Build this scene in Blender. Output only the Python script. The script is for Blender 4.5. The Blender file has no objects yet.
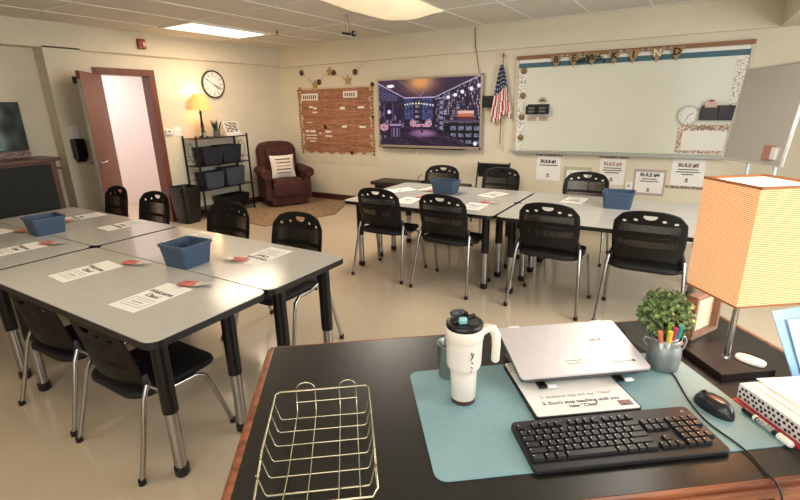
import bpy, math, random
from mathutils import Vector, Matrix, Euler
random.seed(7)
SC = bpy.context.scene
COL = SC.collection
PI = math.pi
# ------------------------------------------------------------------ camera
CAMH = 1.55
cam_d = bpy.data.cameras.new('camera'); cam = bpy.data.objects.new('camera', cam_d); COL.objects.link(cam)
SC.camera = cam
yaw, pitch, roll = 0.553172, 0.300942, -0.0210814
fw = Vector((-math.sin(yaw)*math.cos(pitch), math.cos(yaw)*math.cos(pitch), -math.sin(pitch)))
rt = Vector((math.cos(yaw), math.sin(yaw), 0)); up = rt.cross(fw)
r2 = rt*math.cos(roll)+up*math.sin(roll); u2 = up*math.cos(roll)-rt*math.sin(roll)
cam.matrix_world = Matrix(((r2.x,u2.x,-fw.x,0),(r2.y,u2.y,-fw.y,0),(r2.z,u2.z,-fw.z,CAMH),(0,0,0,1)))
cam_d.sensor_fit = 'HORIZONTAL'; cam_d.sensor_width = 36; cam_d.lens = 462.945/800*36
cam_d.clip_start = 0.05
# ------------------------------------------------------------------ world, lights, exposure
SC.view_settings.view_transform = 'Standard'; SC.view_settings.look = 'None'
SC.view_settings.exposure = 0.0; SC.view_settings.gamma = 1.0
W = bpy.data.worlds.new('world'); SC.world = W; W.use_nodes = True
W.node_tree.nodes['Background'].inputs[0].default_value = (0.75, 0.85, 1.0, 1)
W.node_tree.nodes['Background'].inputs[1].default_value = 1.0
def area(name, loc, rot, sx, sy, power, color):
    l = bpy.data.lights.new(name, 'AREA'); l.shape = 'RECTANGLE'; l.size = sx; l.size_y = sy
    l.energy = power; l.color = color
    o = bpy.data.objects.new(name, l); COL.objects.link(o); o.location = loc; o.rotation_euler = rot
    return o
WARM = (1.0, 0.80, 0.60); NEUT = (1.0, 0.90, 0.78); COOL = (0.90, 0.95, 1.0)
area('troffer_lamp', (-5.34, 4.33, 2.49), (0,0,0), .5, 1.1, 26, WARM)
area('fabric_lamp', (-2.78, 4.33, 2.40), (0,0,0), .6, 1.1, 42, NEUT)
area('overhead_fill', (-2.6, 0.6, 2.49), (0,0,0), .55, 1.1, 15, WARM)  # added fill light overhead without a fixture, like the next two
area('overhead_fill', (0.1, 3.2, 2.49), (0,0,0), .55, 1.1, 24, NEUT)
area('overhead_fill', (0.3, -0.5, 2.49), (0,0,0), .55, 1.1, 18, NEUT)
area('window_daylight', (2.1, 2.6, 1.5), (0, math.radians(90), 0), 1.3, 3.0, 115, COOL)
area('rear_daylight', (0.2, -1.5, 1.55), (math.radians(90),0,0), 3.6, 1.3, 50, COOL)
area('corridor_lamp', (-7.4, 3.9, 2.4), (0,0,0), .8, 1.6, 36, (1.0,.90,.90))

# ------------------------------------------------------------------ helpers
def lin(c):
    if isinstance(c, str):
        c = [int(c[i:i+2],16)/255 for i in (0,2,4)]
    return tuple((x/12.92 if x<=.04045 else ((x+.055)/1.055)**2.4) for x in c)
MATS = {}
def mat(name, color, rough=.5, metal=0, var=.06, scale=20, bump=0, bscale=200, emit=0, spec=.5, coat=0, trans=0, alpha=1, stretch=None, color2=None, sss=0, detail=3):
    if name in MATS: return MATS[name]
    m = bpy.data.materials.new(name); m.use_nodes = True; nt = m.node_tree; N = nt.nodes; L = nt.links
    b = N['Principled BSDF']; c = lin(color)
    tc = N.new('ShaderNodeTexCoord'); src = tc.outputs['Object']
    if stretch:
        mp = N.new('ShaderNodeMapping'); mp.inputs['Scale'].default_value = stretch; L.new(src, mp.inputs[0]); src = mp.outputs[0]
    nz = N.new('ShaderNodeTexNoise'); nz.inputs['Scale'].default_value = scale; nz.inputs['Detail'].default_value = detail
    L.new(src, nz.inputs['Vector'])
    rp = N.new('ShaderNodeValToRGB'); L.new(nz.outputs['Fac'], rp.inputs[0])
    rp.color_ramp.elements[0].position = .3; rp.color_ramp.elements[1].position = .7
    a = tuple(min(1,x*(1-var)) for x in c); z = lin(color2) if color2 else tuple(min(1,x*(1+var)) for x in c)
    rp.color_ramp.elements[0].color = (*a,1); rp.color_ramp.elements[1].color = (*z,1)
    L.new(rp.outputs[0], b.inputs['Base Color'])
    b.inputs['Roughness'].default_value = rough; b.inputs['Metallic'].default_value = metal
    b.inputs['Specular IOR Level'].default_value = spec; b.inputs['Coat Weight'].default_value = coat
    b.inputs['Transmission Weight'].default_value = trans; b.inputs['Alpha'].default_value = alpha
    if emit: L.new(rp.outputs[0], b.inputs['Emission Color']); b.inputs['Emission Strength'].default_value = emit
    if sss: b.inputs['Subsurface Weight'].default_value = sss
    if bump:
        n2 = N.new('ShaderNodeTexNoise'); n2.inputs['Scale'].default_value = bscale; L.new(src, n2.inputs['Vector'])
        bp = N.new('ShaderNodeBump'); bp.inputs['Strength'].default_value = bump; bp.inputs['Distance'].default_value = .002
        L.new(n2.outputs['Fac'], bp.inputs['Height']); L.new(bp.outputs[0], b.inputs['Normal'])
    MATS[name] = m; return m
def attrmat(name, rough=.6, emit=0):
    if name in MATS: return MATS[name]
    m = bpy.data.materials.new(name); m.use_nodes = True; nt = m.node_tree; b = nt.nodes['Principled BSDF']
    a = nt.nodes.new('ShaderNodeAttribute'); a.attribute_name = 'Col'
    b.inputs['Roughness'].default_value = rough
    if emit:
        b.inputs['Base Color'].default_value = (0.01,0.01,0.01,1)
        nt.links.new(a.outputs['Color'], b.inputs['Emission Color']); b.inputs['Emission Strength'].default_value = emit
        b.inputs['Roughness'].default_value = rough
    else: nt.links.new(a.outputs['Color'], b.inputs['Base Color'])
    MATS[name] = m; return m

class MB:
    def __init__(s): s.v=[]; s.f=[]; s.sm=[]
    def add(s, vs, fs, smooth=False):
        n=len(s.v); s.v+= [Vector(v) for v in vs]; s.f += [tuple(i+n for i in f) for f in fs]; s.sm += [smooth]*len(fs); return s
    def box(s, c, d, M=None):
        x,y,z=[k/2 for k in d]; c=Vector(c)
        vs=[Vector((a*x,b*y,e*z)) for e in (-1,1) for a,b in ((-1,-1),(1,-1),(1,1),(-1,1))]
        if M: vs=[M@v for v in vs]
        return s.add([c+v for v in vs],[(3,2,1,0),(4,5,6,7),(0,1,5,4),(1,2,6,5),(2,3,7,6),(3,0,4,7)])
    def b2(s, a, b):
        return s.box([(p+q)/2 for p,q in zip(a,b)],[abs(q-p) for p,q in zip(a,b)])
    def tube(s, pts, r, n=8, closed=False, caps=True):
        pts=[Vector(p) for p in pts]; m=len(pts); rs = r if isinstance(r,(list,tuple)) else [r]*m
        rings=[]; prev=None
        for i,p in enumerate(pts):
            if closed: t=(pts[(i+1)%m]-pts[i-1])
            else: t=pts[min(i+1,m-1)]-pts[max(i-1,0)]
            t.normalize()
            if prev is None:
                a=Vector((0,0,1)) if abs(t.z)<.9 else Vector((1,0,0)); nrm=t.cross(a).normalized()
            else:
                nrm=(prev-t*prev.dot(t)); nrm.normalize()
            prev=nrm; bn=t.cross(nrm)
            rings.append([p+(nrm*math.cos(2*PI*k/n)+bn*math.sin(2*PI*k/n))*rs[i] for k in range(n)])
        vs=[v for R in rings for v in R]; fs=[]
        for i in range(m if closed else m-1):
            j=(i+1)%m
            for k in range(n): fs.append((i*n+k,i*n+(k+1)%n,j*n+(k+1)%n,j*n+k))
        s.add(vs,fs,True)
        if caps and not closed:
            s.add(rings[0],[tuple(range(n))[::-1]]); s.add(rings[-1],[tuple(range(n))])
        return s
    def lathe(s, prof, n=24, c=(0,0,0), sx=1, sy=1, caps=True, smooth=True):
        c=Vector(c); vs=[]; fs=[]
        for r,z in prof:
            for k in range(n): vs.append(c+Vector((r*sx*math.cos(2*PI*k/n), r*sy*math.sin(2*PI*k/n), z)))
        for i in range(len(prof)-1):
            for k in range(n): fs.append((i*n+k,i*n+(k+1)%n,(i+1)*n+(k+1)%n,(i+1)*n+k))
        s.add(vs,fs,smooth)
        if caps:
            m=len(prof)
            s.add(vs[:n],[tuple(range(n))[::-1]]); s.add(vs[(m-1)*n:],[tuple(range(n))])
        return s
    def prism(s, poly, z0, z1):
        n=len(poly)
        vs=[(x,y,z0) for x,y in poly]+[(x,y,z1) for x,y in poly]
        fs=[tuple(range(n))[::-1],tuple(range(n,2*n))]+[(i,(i+1)%n,n+(i+1)%n,n+i) for i in range(n)]
        return s.add(vs,fs)
    def xf(s, M): s.v=[M@v for v in s.v]; return s
    def build(s, name, m, parent=None, bevel=0, sub=0, seg=2):
        me=bpy.data.meshes.new(name); me.from_pydata([tuple(v) for v in s.v],[],s.f); me.update()
        me.polygons.foreach_set('use_smooth', s.sm); me.materials.append(m)
        o=bpy.data.objects.new(name, me); COL.objects.link(o)
        if parent: o.parent=parent
        if bevel:
            b=o.modifiers.new('bevel','BEVEL'); b.width=bevel; b.segments=seg; b.limit_method='ANGLE'; b.angle_limit=math.radians(40)
        if sub:
            b=o.modifiers.new('sub','SUBSURF'); b.levels=sub; b.render_levels=sub
        return o
def rrect(w, h, r, n=5, cx=0, cy=0):
    p=[]
    for sx,sy,a in ((1,1,0),(-1,1,90),(-1,-1,180),(1,-1,270)):
        for i in range(n+1):
            t=math.radians(a+90*i/n); p.append((cx+sx*(w/2-r)+r*math.cos(t), cy+sy*(h/2-r)+r*math.sin(t)))
    return p
def thing(name, label, cat, loc=(0,0,0), rz=0, group=None, rot=None, scale=None):
    o=bpy.data.objects.new(name,None); COL.objects.link(o); o.empty_display_size=.05
    o.location=loc; o.rotation_euler = rot if rot else (0,0,rz)
    if scale: o.scale=scale
    return tag(o,label,cat,group)
def tag(o,label,cat,group=None,kind=None):
    o['label']=label; o['category']=cat
    if group: o['group']=group
    if kind: o['kind']=kind
    return o
def struct(o): o['kind']='structure'; return o
def dup(r, loc=None, rz=None, label=None, group=None, scale=None):
    c=r.copy(); COL.objects.link(c)
    if loc is not None: c.location=loc
    if rz is not None: c.rotation_euler=(0,0,rz)
    if label: c['label']=label
    if group: c['group']=group
    if scale: c.scale=scale
    for ch in list(r.children):
        d=ch.copy(); COL.objects.link(d); d.parent=c
        for g in list(ch.children):
            e=g.copy(); COL.objects.link(e); e.parent=d
    return c
def text(name, body, size, m, parent, M, ext=.0004, align='CENTER', bold=0):
    cu=bpy.data.curves.new(name,'FONT'); cu.body=body; cu.size=size; cu.extrude=ext; cu.offset=bold; cu.align_x=align; cu.align_y='CENTER'; cu.resolution_u=2
    t=bpy.data.objects.new(name+'_tmp',cu); COL.objects.link(t)
    bpy.context.view_layer.update()
    me=bpy.data.meshes.new_from_object(t.evaluated_get(bpy.context.evaluated_depsgraph_get()))
    bpy.data.objects.remove(t); bpy.data.curves.remove(cu)
    me.transform(M); me.materials.clear(); me.materials.append(m)
    o=bpy.data.objects.new(name,me); COL.objects.link(o)
    if parent: o.parent=parent
    return o
def T(x,y,z): return Matrix.Translation((x,y,z))
def RX(a): return Matrix.Rotation(math.radians(a),4,'X')
def RY(a): return Matrix.Rotation(math.radians(a),4,'Y')
def RZ(a): return Matrix.Rotation(math.radians(a),4,'Z')
def raster(name, w, h, nx, ny, fn, m, parent, M=Matrix()):
    """a flat printed sheet in its local XZ plane, centred on the bottom edge, its face colours from fn(u,v)"""
    vs=[];fs=[];cs=[]
    for j in range(ny+1):
        for i in range(nx+1): vs.append(M@Vector(((i/nx-.5)*w,0,j/ny*h)))
    for j in range(ny):
        for i in range(nx):
            a=j*(nx+1)+i; c=fn((i+.5)/nx,(j+.5)/ny)
            if c is None: continue
            fs.append((a,a+1,a+nx+2,a+nx+1)); cs.append((*lin(c),1))
    me=bpy.data.meshes.new(name); me.from_pydata([tuple(v) for v in vs],[],fs)
    at=me.color_attributes.new('Col','FLOAT_COLOR','CORNER')
    for p in me.polygons:
        for l in p.loop_indices: at.data[l].color=cs[p.index]
    me.materials.append(m); o=bpy.data.objects.new(name,me); COL.objects.link(o)
    if parent: o.parent=parent
    return o
def mix(a,b,t): return tuple(x*(1-t)+y*t for x,y in zip(a,b))
def hx(s): return tuple(int(s[i:i+2],16)/255 for i in (0,2,4))

# ------------------------------------------------------------------ materials
M_wall = mat('painted_wall','d9d0b8',.75,var=.03,scale=3,bump=.15,bscale=90)
M_ceil = mat('ceiling_tile','d6d4ca',.9,var=.05,scale=60,bump=.4,bscale=150)
M_grid = mat('grid_bar','e9e6dc',.4,var=.02)
M_floor = mat('vinyl_floor','c2b198',.16,var=.05,scale=1.4,bump=.05,bscale=12,spec=.5,detail=6)
M_base = mat('baseboard_brown','4a2a1e',.5)
M_wood = mat('door_wood','6b3c2c',.4,var=.25,scale=6,stretch=(6,6,.6))
M_black = mat('black_plastic','0b0b0c',.38,var=.2)
M_blackm = mat('black_metal','0d0d0f',.35,metal=.3)
M_shell = mat('chair_shell','0e0d0d',.5,var=.15,bump=.1,bscale=400)
M_chrome = mat('silver_tube','a9a9a8',.25,metal=1,var=.05)
M_lam = mat('laminate_grey','b9b6ae',.15,var=.03,scale=40,spec=.5)
M_edge = mat('black_edge','0e0e10',.4)
M_paper = mat('white_paper','ece9e2',.7,var=.02)
M_ink = mat('ink','2c2b2d',.7)
M_grey = mat('print_grey','8b8b88',.7)
M_red = mat('candy_red','c0453f',.5,var=.35,scale=90,color2='e08a7c')
M_bluebin = mat('blue_bin','364a62',.55,var=.08,scale=30)
M_white = mat('white_plastic','eceae6',.35,var=.02)
M_silver = mat('silver_trim','c9c5bd',.35,metal=.6,var=.03)
M_brown = mat('burlap','a3875f',.9,var=.25,scale=150)
M_glass = mat('clear_film','dfe4e6',.15,trans=.8,alpha=.35)

# ------------------------------------------------------------------ room
XL, YB, ZC = -6.30, 6.294, 2.527
XR, YF = 2.2, -1.6
floor=struct(MB().b2((-8.4,YF-.1,-.1),(XR+.1,YB+.1,0)).build('floor',M_floor))
ceiling=struct(MB().b2((-8.4,YF-.1,ZC),(XR+.1,YB+.1,ZC+.1)).build('ceiling',M_ceil))
g=MB()
x=-4.38-.64*4
while x<XR: g.b2((x-.010,YF,ZC-.006),(x+.010,YB-.05,ZC+.01)); x+=.64
for y in (-1.2,.02,1.26,2.5,3.72,4.94,6.16): g.b2((-6.39,y-.010,ZC-.005),(XR,y+.010,ZC+.01))
struct(g.build('trim_1',M_grid))
w=MB()
DY0,DY1,DZ=3.22,3.94,2.05     # door rough opening
w.b2((XL-.15,3.05,0),(XL,DY0,ZC)); w.b2((XL-.15,DY1,0),(XL,YB+.1,ZC)); w.b2((XL-.15,DY0,DZ),(XL,DY1,ZC))
w.b2((-6.95,2.68,0),(-6.24,3.07,2.27))
w.b2((-6.95,YF,0),(-6.45,2.68,2.27))
w.b2((-6.95,YF,2.255),(-6.24,YB,ZC))
struct(w.build('wall_left',M_wall))
w=MB(); w.b2((XL-.15,YB,0),(XR+.1,YB+.15,ZC)); w.b2((-6.24,YB-.055,2.225),(XR,YB,ZC)); w.b2((.61,YF,2.225),(XR,YB-.055,ZC-.001))
struct(w.build('wall_back',M_wall))
w=MB(); w.b2((XR,YF,0),(XR+.15,YB,.95)); w.b2((XR,YF,2.15),(XR+.15,YB,ZC)); w.b2((XR,YF,.95),(XR+.15,1.1,2.15)); w.b2((XR,4.1,.95),(XR+.15,YB,2.15))
struct(w.build('wall_right',M_wall))
struct(MB().b2((-6.95,YF-.15,0),(XR+.15,YF,ZC)).build('wall_front',M_wall))
wf=MB()
for y0 in (1.1,2.1,3.1):
    wf.b2((XR+.03,y0,.95),(XR+.09,y0+.05,2.15)); wf.b2((XR+.03,y0+.95,.95),(XR+.09,y0+1.0,2.15)); wf.b2((XR+.03,y0,.95),(XR+.09,y0+1,1.0)); wf.b2((XR+.03,y0,2.1),(XR+.09,y0+1,2.15))
wo=struct(wf.build('window_1',M_white)); 
MB().b2((XR+.055,1.15,1.0),(XR+.06,4.05,2.1)).build('window_pane',mat('pane','ffffff',.02,trans=1),wo)
b=MB(); b.b2((XL,DY1+.07,0),(XL+.012,YB,.10)); b.b2((-6.24,2.68,0),(-6.228,3.07,.10))
struct(b.build('baseboard_left',M_base))
struct(MB().b2((XL,YB-.012,0),(XR,YB,.10)).build('baseboard_back',M_base))
# corridor behind the door
cm=mat('corridor_paint','efe4e2',.7,var=.01)
c=MB(); c.b2((-8.4,2.2,0),(-8.3,5.4,ZC)); c.b2((-8.4,5.3,0),(XL-.15,5.4,ZC)); c.b2((-8.4,2.75,0),(XL-.15,2.8,ZC))
struct(c.build('wall_corridor',cm))
# door
d=bpy.data.objects.new('door_1',None); COL.objects.link(d); d.location=(XL,DY0,0); struct(d)
f=MB(); f.b2((-.16,0,0),(.02,.05,DZ)); f.b2((-.16,DY1-DY0-.05,0),(.02,DY1-DY0,DZ)); f.b2((-.16,.05,DZ-.05),(.02,DY1-DY0-.05,DZ))
f.b2((0,-.03,0),(.018,0,DZ)); f.b2((0,DY1-DY0,0),(.018,DY1-DY0+.03,DZ)); f.b2((0,-.03,DZ),(.018,DY1-DY0+.03,DZ+.03))
f.build('door_frame',M_wood,d)
A=-math.radians(43); LM=Matrix.Translation((.03,.05,0))@Matrix.Rotation(A,4,'Z')
lf=MB().b2((0,-.04,.01),(.74,0,DZ-.06)).xf(LM).build('door_leaf',M_wood,d,bevel=.002)
h=MB()
for s in (-.045,.0):
    yy=s
    sg=-1 if s<0 else 1
    h.lathe([(.025,0),(.025,.006)],16)
    h.tube([(.68,yy,.0+1.0),(.68,yy+sg*.055,1.0),(.60,yy+sg*.06,1.0)],.009,8)
h.v=[v for v in h.v]
h2=MB()
for sg,yy in ((-1,-.04),(1,0)): h2.tube([(.68,yy,1.0),(.68,yy+sg*.055,1.0),(.57,yy+sg*.06,1.0)],.010,8)
h2.xf(LM).build('door_handle',M_chrome,lf)
MB().b2((.60,-.044,.78),(.69,-.04,1.24)).xf(LM).build('lock_plate',M_chrome,lf)
MB().b2((.735,-.038,.3),(.744,-.002,1.9)).xf(LM).build('edge_glint',M_chrome,lf)  # bright metal strip standing in for the glints along the door edge
cb=MB().b2((.45,-.09,1.86),(.72,-.045,1.93)); cb.tube([(.5,-.07,1.93),(.3,-.16,1.97),(.02,-.05,2.0)],.009,6)
cb.xf(LM).build('door_closer',M_blackm,lf,bevel=.004)
# ------------------------------------------------------------------ ceiling fixtures
t=thing('ceiling_light','lit rectangular ceiling light panel in the corner above the wall clock','ceiling light',(-5.34,4.33,ZC))
f=MB()
for a,b_ in (((-.32,-.61),(-.27,.61)),((.27,-.61),(.32,.61)),((-.27,-.61),(.27,-.56)),((-.27,.56),(.27,.61))): f.b2((*a,-.02),(*b_,0))
f.build('frame',M_grid,t)
M_diff=mat('diffuser_lit','fff0dc',.5,var=.01,emit=3.2)
MB().b2((-.27,-.56,-.012),(.27,.56,-.004)).build('diffuser',M_diff,t)
t=thing('ceiling_light','ceiling light hidden behind a cream fabric cover sagging at the top of the photo','ceiling light',(-2.78,4.33,ZC))
n=14; vs=[];fs=[]
for j in range(n+1):
    for i in range(n+1):
        a=i/n*2-1;b_=j/n*2-1
        e=.02*math.sin(5*b_+1)*abs(a)**6
        z=-.012-.095*(1-abs(a)**2.5)*(1-abs(b_)**4)+.006*math.sin(14*b_+3*a)*(1-a*a)
        vs.append((a*.36+e,b_*.64-.03*(1-a*a)*(0 if b_<.9 else -1),z))
for j in range(n):
    for i in range(n): k=j*(n+1)+i; fs.append((k,k+n+1,k+n+2,k+1))
MB().add(vs,fs,True).build('fabric_cover',mat('glow_fabric','f7e6c0',.9,var=.08,scale=4,emit=.55,bump=.3,bscale=8),t,sub=1)
f=MB()
for sx in (-1,1):
    for sy in (-1,1): f.lathe([(.012,-.02),(.012,0)],10,(sx*.345,sy*.6,0))
f.build('magnet',M_white,t)
for lx,ly in ((-2.6,.6),(.1,3.2),(.3,-.5)):
    pass
sp=thing('sprinkler','small bronze fire sprinkler head on the ceiling beside the lit panel','sprinkler',(-4.77,4.80,ZC))
MB().lathe([(.03,-.006),(.03,0)],14).build('escutcheon',M_silver,sp)
q=MB(); q.tube([(0,0,0),(0,0,-.035)],.008); q.tube([(-.014,0,-.02),(-.012,0,-.05),(0,0,-.055),(.012,0,-.05),(.014,0,-.02)],.003,6); q.lathe([(.02,-.06),(.02,-.056)],12)
q.build('head',mat('bronze','6b4a33',.4,metal=.7),sp)
mc=thing('hanging_microphone','black microphone hanging on a thin cord from the ceiling','microphone',(-3.42,4.52,ZC))
MB().tube([(0,0,0),(.01,0,-.03),(.02,.01,-.10),(.02,.01,-.19)],.0025,6).tube([(-.02,0,0),(-.02,0,-.19)],.0015,6).build('cord',M_black,mc)
MB().tube([(-.07,0,-.18),(.04,0,-.2)],.012,8).build('bar',M_black,mc)
MB().lathe([(.012,-.06),(.026,-.05),(.03,-.02),(.02,0)],12,(.08,.01,-.17)).build('capsule',M_black,mc)
# ------------------------------------------------------------------ things on the left wall
al=thing('fire_alarm','red fire alarm with clear strobe high on the wall above the door','fire alarm',(-6.24,3.82,2.385))
MB().b2((0,-.05,-.06),(.045,.05,.06)).build('body',mat('alarm_red','8e1414',.4),al,bevel=.006)
MB().b2((.045,.0,-.03),(.06,.035,.02)).build('strobe',mat('strobe','c89a92',.2),al,bevel=.003)
ds=thing('dispenser','black wall dispenser with a white card above it beside the door','dispenser',(-6.24,2.81,1.02))
MB().b2((0,-.065,.0),(.10,.065,.24)).build('body',M_black,ds,bevel=.015)
MB().b2((.02,-.05,-.03),(.07,.05,0)).build('nozzle',M_black,ds,bevel=.006)
MB().b2((0,-.06,.24),(.012,.055,.38)).build('card',M_white,ds,bevel=.002)
th=thing('thermostat','small white thermostat box on the wall right of the door','thermostat',(XL,4.05,1.27))
MB().b2((0,-.05,-.035),(.03,.05,.035)).build('body',M_white,th,bevel=.006)
MB().b2((.03,-.03,-.005),(.032,.02,.02)).build('display',M_grey,th)
sw=thing('light_switch','white light switch plate between the thermostat and the metal shelf','switch',(XL,4.19,1.27))
MB().b2((0,-.06,-.06),(.006,.06,.06)).build('plate',M_white,sw,bevel=.002)
for k in (-1,1): MB().b2((.006,k*.025-.006,-.014),(.013,k*.025+.006,.014)).build('toggle',M_white,sw)
def wall_clock(name,label,loc,R,rimm,rz,hands,group=None):
    """dial faces local -Y"""
    t=thing(name,label,'clock',loc,rz)
    rim=MB().lathe([(R*.9,0),(R,.0),(R,.035),(R*.95,.04),(R*.9,.03)],40,caps=False).xf(RX(90)).build('rim',rimm,t)
    MB().lathe([(R*.92,.0),(R*.92,.02)],40).xf(RX(90)).build('face',mat('clock_face','e6e3dc',.5,var=.02),t)
    mk=MB()
    for k in range(12):
        a=k*PI/6; L=.10 if k%3 else .16
        mk.box((math.sin(a)*R*.76,-.021,math.cos(a)*R*.76),(R*.04,.002,R*L),RY(math.degrees(a)).to_3x3())
    mk.build('dial_marks',M_ink,t)
    for a,L,wd in hands:
        a_=math.radians(a)
        MB().box((math.sin(a_)*R*L/2*.9,-.024,math.cos(a_)*R*L/2*.9),(wd,.002,R*L),RY(a).to_3x3()).build('hand',M_ink,t)
    for k in range(12):
        a=k*PI/6
        if R>.13: text('numeral',str(k or 12),R*.2,M_ink,t,T(math.sin(a)*R*.6,-.022,math.cos(a)*R*.6)@RX(90),.0005)
    return t
wall_clock('wall_clock','large round wall clock with dark rim above the lamp and metal shelf',(XL,4.89,1.925),.20,mat('clock_rim','3a2a2a',.4),math.radians(90),((112,.85,.006),(128,.6,.010),(300,.8,.004)))
# shelf unit
SX0,SX1,SY0,SY1=-6.42,-6.10,4.27,5.22
sh=thing('shelf_unit','black metal four tier shelf unit standing against the left wall','shelf',(-6.13,4.695,0))
for sx in (-1,1):
    for sy in (-1,1): MB().box((sx*.15,sy*.455,.60),(.022,.022,1.20)).build('post',M_blackm,sh,bevel=.003)
for z in (.13,.42,.77,1.16):
    s=MB().box((0,0,z),(.30,.92,.014)); s.tube([(.15,-.46,z+.0),(.15,.46,z+.0)],.008,6); s.build('shelf_board',M_blackm,sh)
for sy in (-1,1):
    s=MB()
    for k in (-1,1):
        pts=[(k*.0+k*.10*math.sin(t_*PI)*(1-t_*.4),sy*.455,1.10-.28*t_) for t_ in [i/10 for i in range(11)]]
        s.tube(pts,.004,6)
    s.tube([(-.15,sy*.455,.85),(.15,sy*.455,.85)],.004,6); s.build('side_scroll',M_blackm,sh)
s=MB()
for z in (.55,.9): s.tube([(-.15,-.46,z),(-.15,.46,z)],.004,6)
s.build('back_wire',M_blackm,sh)
def tub(name,label,cat,loc,w,d,h,taper,m,rz=0,handle='slot',group=None,wall=.006):
    t=thing(name,label,cat,loc,rz,group)
    W_,D_=w,d; w0,d0=w*taper,d*taper
    def ring(a,b_,z,r=.02): return [(x,y,z) for x,y in rrect(a,b_,r,3)]
    R=[ring(w0,d0,0),ring(W_,D_,h),ring(W_+.012,D_+.012,h),ring(W_+.012,D_+.012,h-.012),ring(W_+.002,D_+.002,h-.012)]
    In=[ring(W_-2*wall,D_-2*wall,h),ring(w0-2*wall,d0-2*wall,wall)]
    mb=MB(); n=len(R[0])
    def quad(A_,B_):
        mb.add(A_+B_,[(i,(i+1)%n,n+(i+1)%n,n+i) for i in range(n)])
    # outer wall up to rim underside
    quad(R[0],R[4]); quad(R[4],R[3]); quad(R[3],R[2]); quad(R[2],In[0]); quad(In[0],In[1])
    mb.add(R[0],[tuple(range(n))[::-1]]); mb.add(In[1],[tuple(range(n))])
    mb.build('body',m,t)
    if handle=='slot':
        for s in (-1,1):
            k=W_/2*(taper+(1-taper)*.74)
            p=[(s*(k+.0012),a*.03,h*.74+b_*.01) for a,b_ in ((-.8,1),(.8,1),(1,0),(.8,-1),(-.8,-1),(-1,0))]
            MB().add(p,[tuple(range(6)) if s>0 else tuple(range(6))[::-1]]).build('handle_slot',M_black,t)
    if handle=='loop':
        for s in (-1,1):
            MB().tube([(s*(W_/2+.004),-.05,h-.02),(s*(W_/2+.015),-.045,h+.03),(s*(W_/2+.02),0,h+.05),(s*(W_/2+.015),.045,h+.03),(s*(W_/2+.004),.05,h-.02)],.006,6).build('handle',m,t)
    return t
M_navy=mat('navy_bin','141a28',.6,var=.2); M_bask=mat('grey_basket','3a4250',.8,var=.35,scale=70,bump=.6,bscale=90)
tub('storage_bin','dark navy fabric bin on the second shelf, nearer the trash can','bin',(-6.13,4.53,.778),.36,.26,.25,.85,M_navy,PI/2)
tub('storage_bin','dark navy fabric bin on the second shelf, nearer the armchair','bin',(-6.13,4.87,.778),.36,.26,.26,.85,M_navy,PI/2)
tub('basket','grey woven basket with loop handles on the third shelf, nearer the trash can','basket',(-6.13,4.50,.428),.34,.26,.24,.88,M_bask,PI/2,'loop')
tub('basket','grey woven basket with loop handles on the third shelf, nearer the armchair','basket',(-6.13,4.89,.428),.36,.26,.27,.88,M_bask,PI/2,'loop')
tub('tray_box','low black open box on the bottom shelf of the metal unit','box',(-6.13,4.84,.138),.5,.28,.13,.95,M_black,PI/2,'none')
# table lamp on the shelf
lp=thing('table_lamp','small lit table lamp with cream bell shade on the metal shelf','lamp',(-6.15,4.50,1.167),scale=(1.3,1.3,1.3))
MB().lathe([(.055,0),(.055,.012),(.03,.02),(.016,.035),(.022,.06),(.014,.09),(.018,.13),(.012,.19),(.012,.25),(.016,.27),(.006,.30),(.006,.40)],16).build('base',mat('lamp_bronze','2b1a12',.4,metal=.4),lp)
def lampshade_mat(name,col,em):
    if name in MATS: return MATS[name]
    m=mat(name,col,.9,var=.04,emit=em); return m
n=10
MB().lathe([(.125,.30),(.115,.34),(.085,.42),(.065,.47)],n,caps=False,smooth=False).build('lamp_shade',lampshade_mat('shade_small','f0a862',.65),lp)
MB().lathe([(.0,.36),(.025,.37),(.03,.40),(.02,.43),(.0,.44)],12,caps=False).build('bulb',mat('bulb','ffd9a0',.5,emit=6),lp)
pl_=bpy.data.lights.new('shelf_lamp_light','POINT'); pl_.energy=5; pl_.color=(1,.62,.3); pl_.shadow_soft_size=.04
po=bpy.data.objects.new('shelf_lamp_light',pl_); COL.objects.link(po); po.location=(-6.15,4.50,1.80)
pl_=bpy.data.lights.new('shelf_lamp_light','POINT'); pl_.energy=3; pl_.color=(1,.62,.3); pl_.shadow_soft_size=.04
po=bpy.data.objects.new('shelf_lamp_light',pl_); COL.objects.link(po); po.location=(-6.15,4.50,1.50)
bx=thing('small_clock','little dark framed box leaning by the table lamp foot','box',(-6.03,4.42,1.167))
MB().box((0,0,.045),(.03,.06,.09)).build('frame',M_black,bx,bevel=.004); MB().box((.016,0,.045),(.002,.045,.07)).build('panel',M_grey,bx)
def plant(name,label,loc):
    t=thing(name,label,'plant',loc)
    MB().box((0,0,.045),(.075,.075,.09)).build('pot',mat('pot_grey','5c5c5a',.7),t,bevel=.006)
    l=MB()
    for k in range(14):
        a=k*2.4; r=.012+.012*(k%3); L=.13+.05*random.random()
        p=[(r*math.cos(a),r*math.sin(a),.085),(r*2*math.cos(a),r*2*math.sin(a),.09+L*.6),(r*2.6*math.cos(a),r*2.6*math.sin(a),.09+L)]
        l.tube(p,[.009,.008,.001],5)
    l.build('leaves',mat('snake_leaf','24382a',.5,var=.4,scale=60),t); return t
plant('potted_plant','small spiky green plant in a grey pot on the metal shelf',(-6.12,4.71,1.167))
pc=thing('desk_calendar','standing picture card with a white base on top of the metal shelf','picture',(-6.12,4.98,1.167),math.radians(90))
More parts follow.
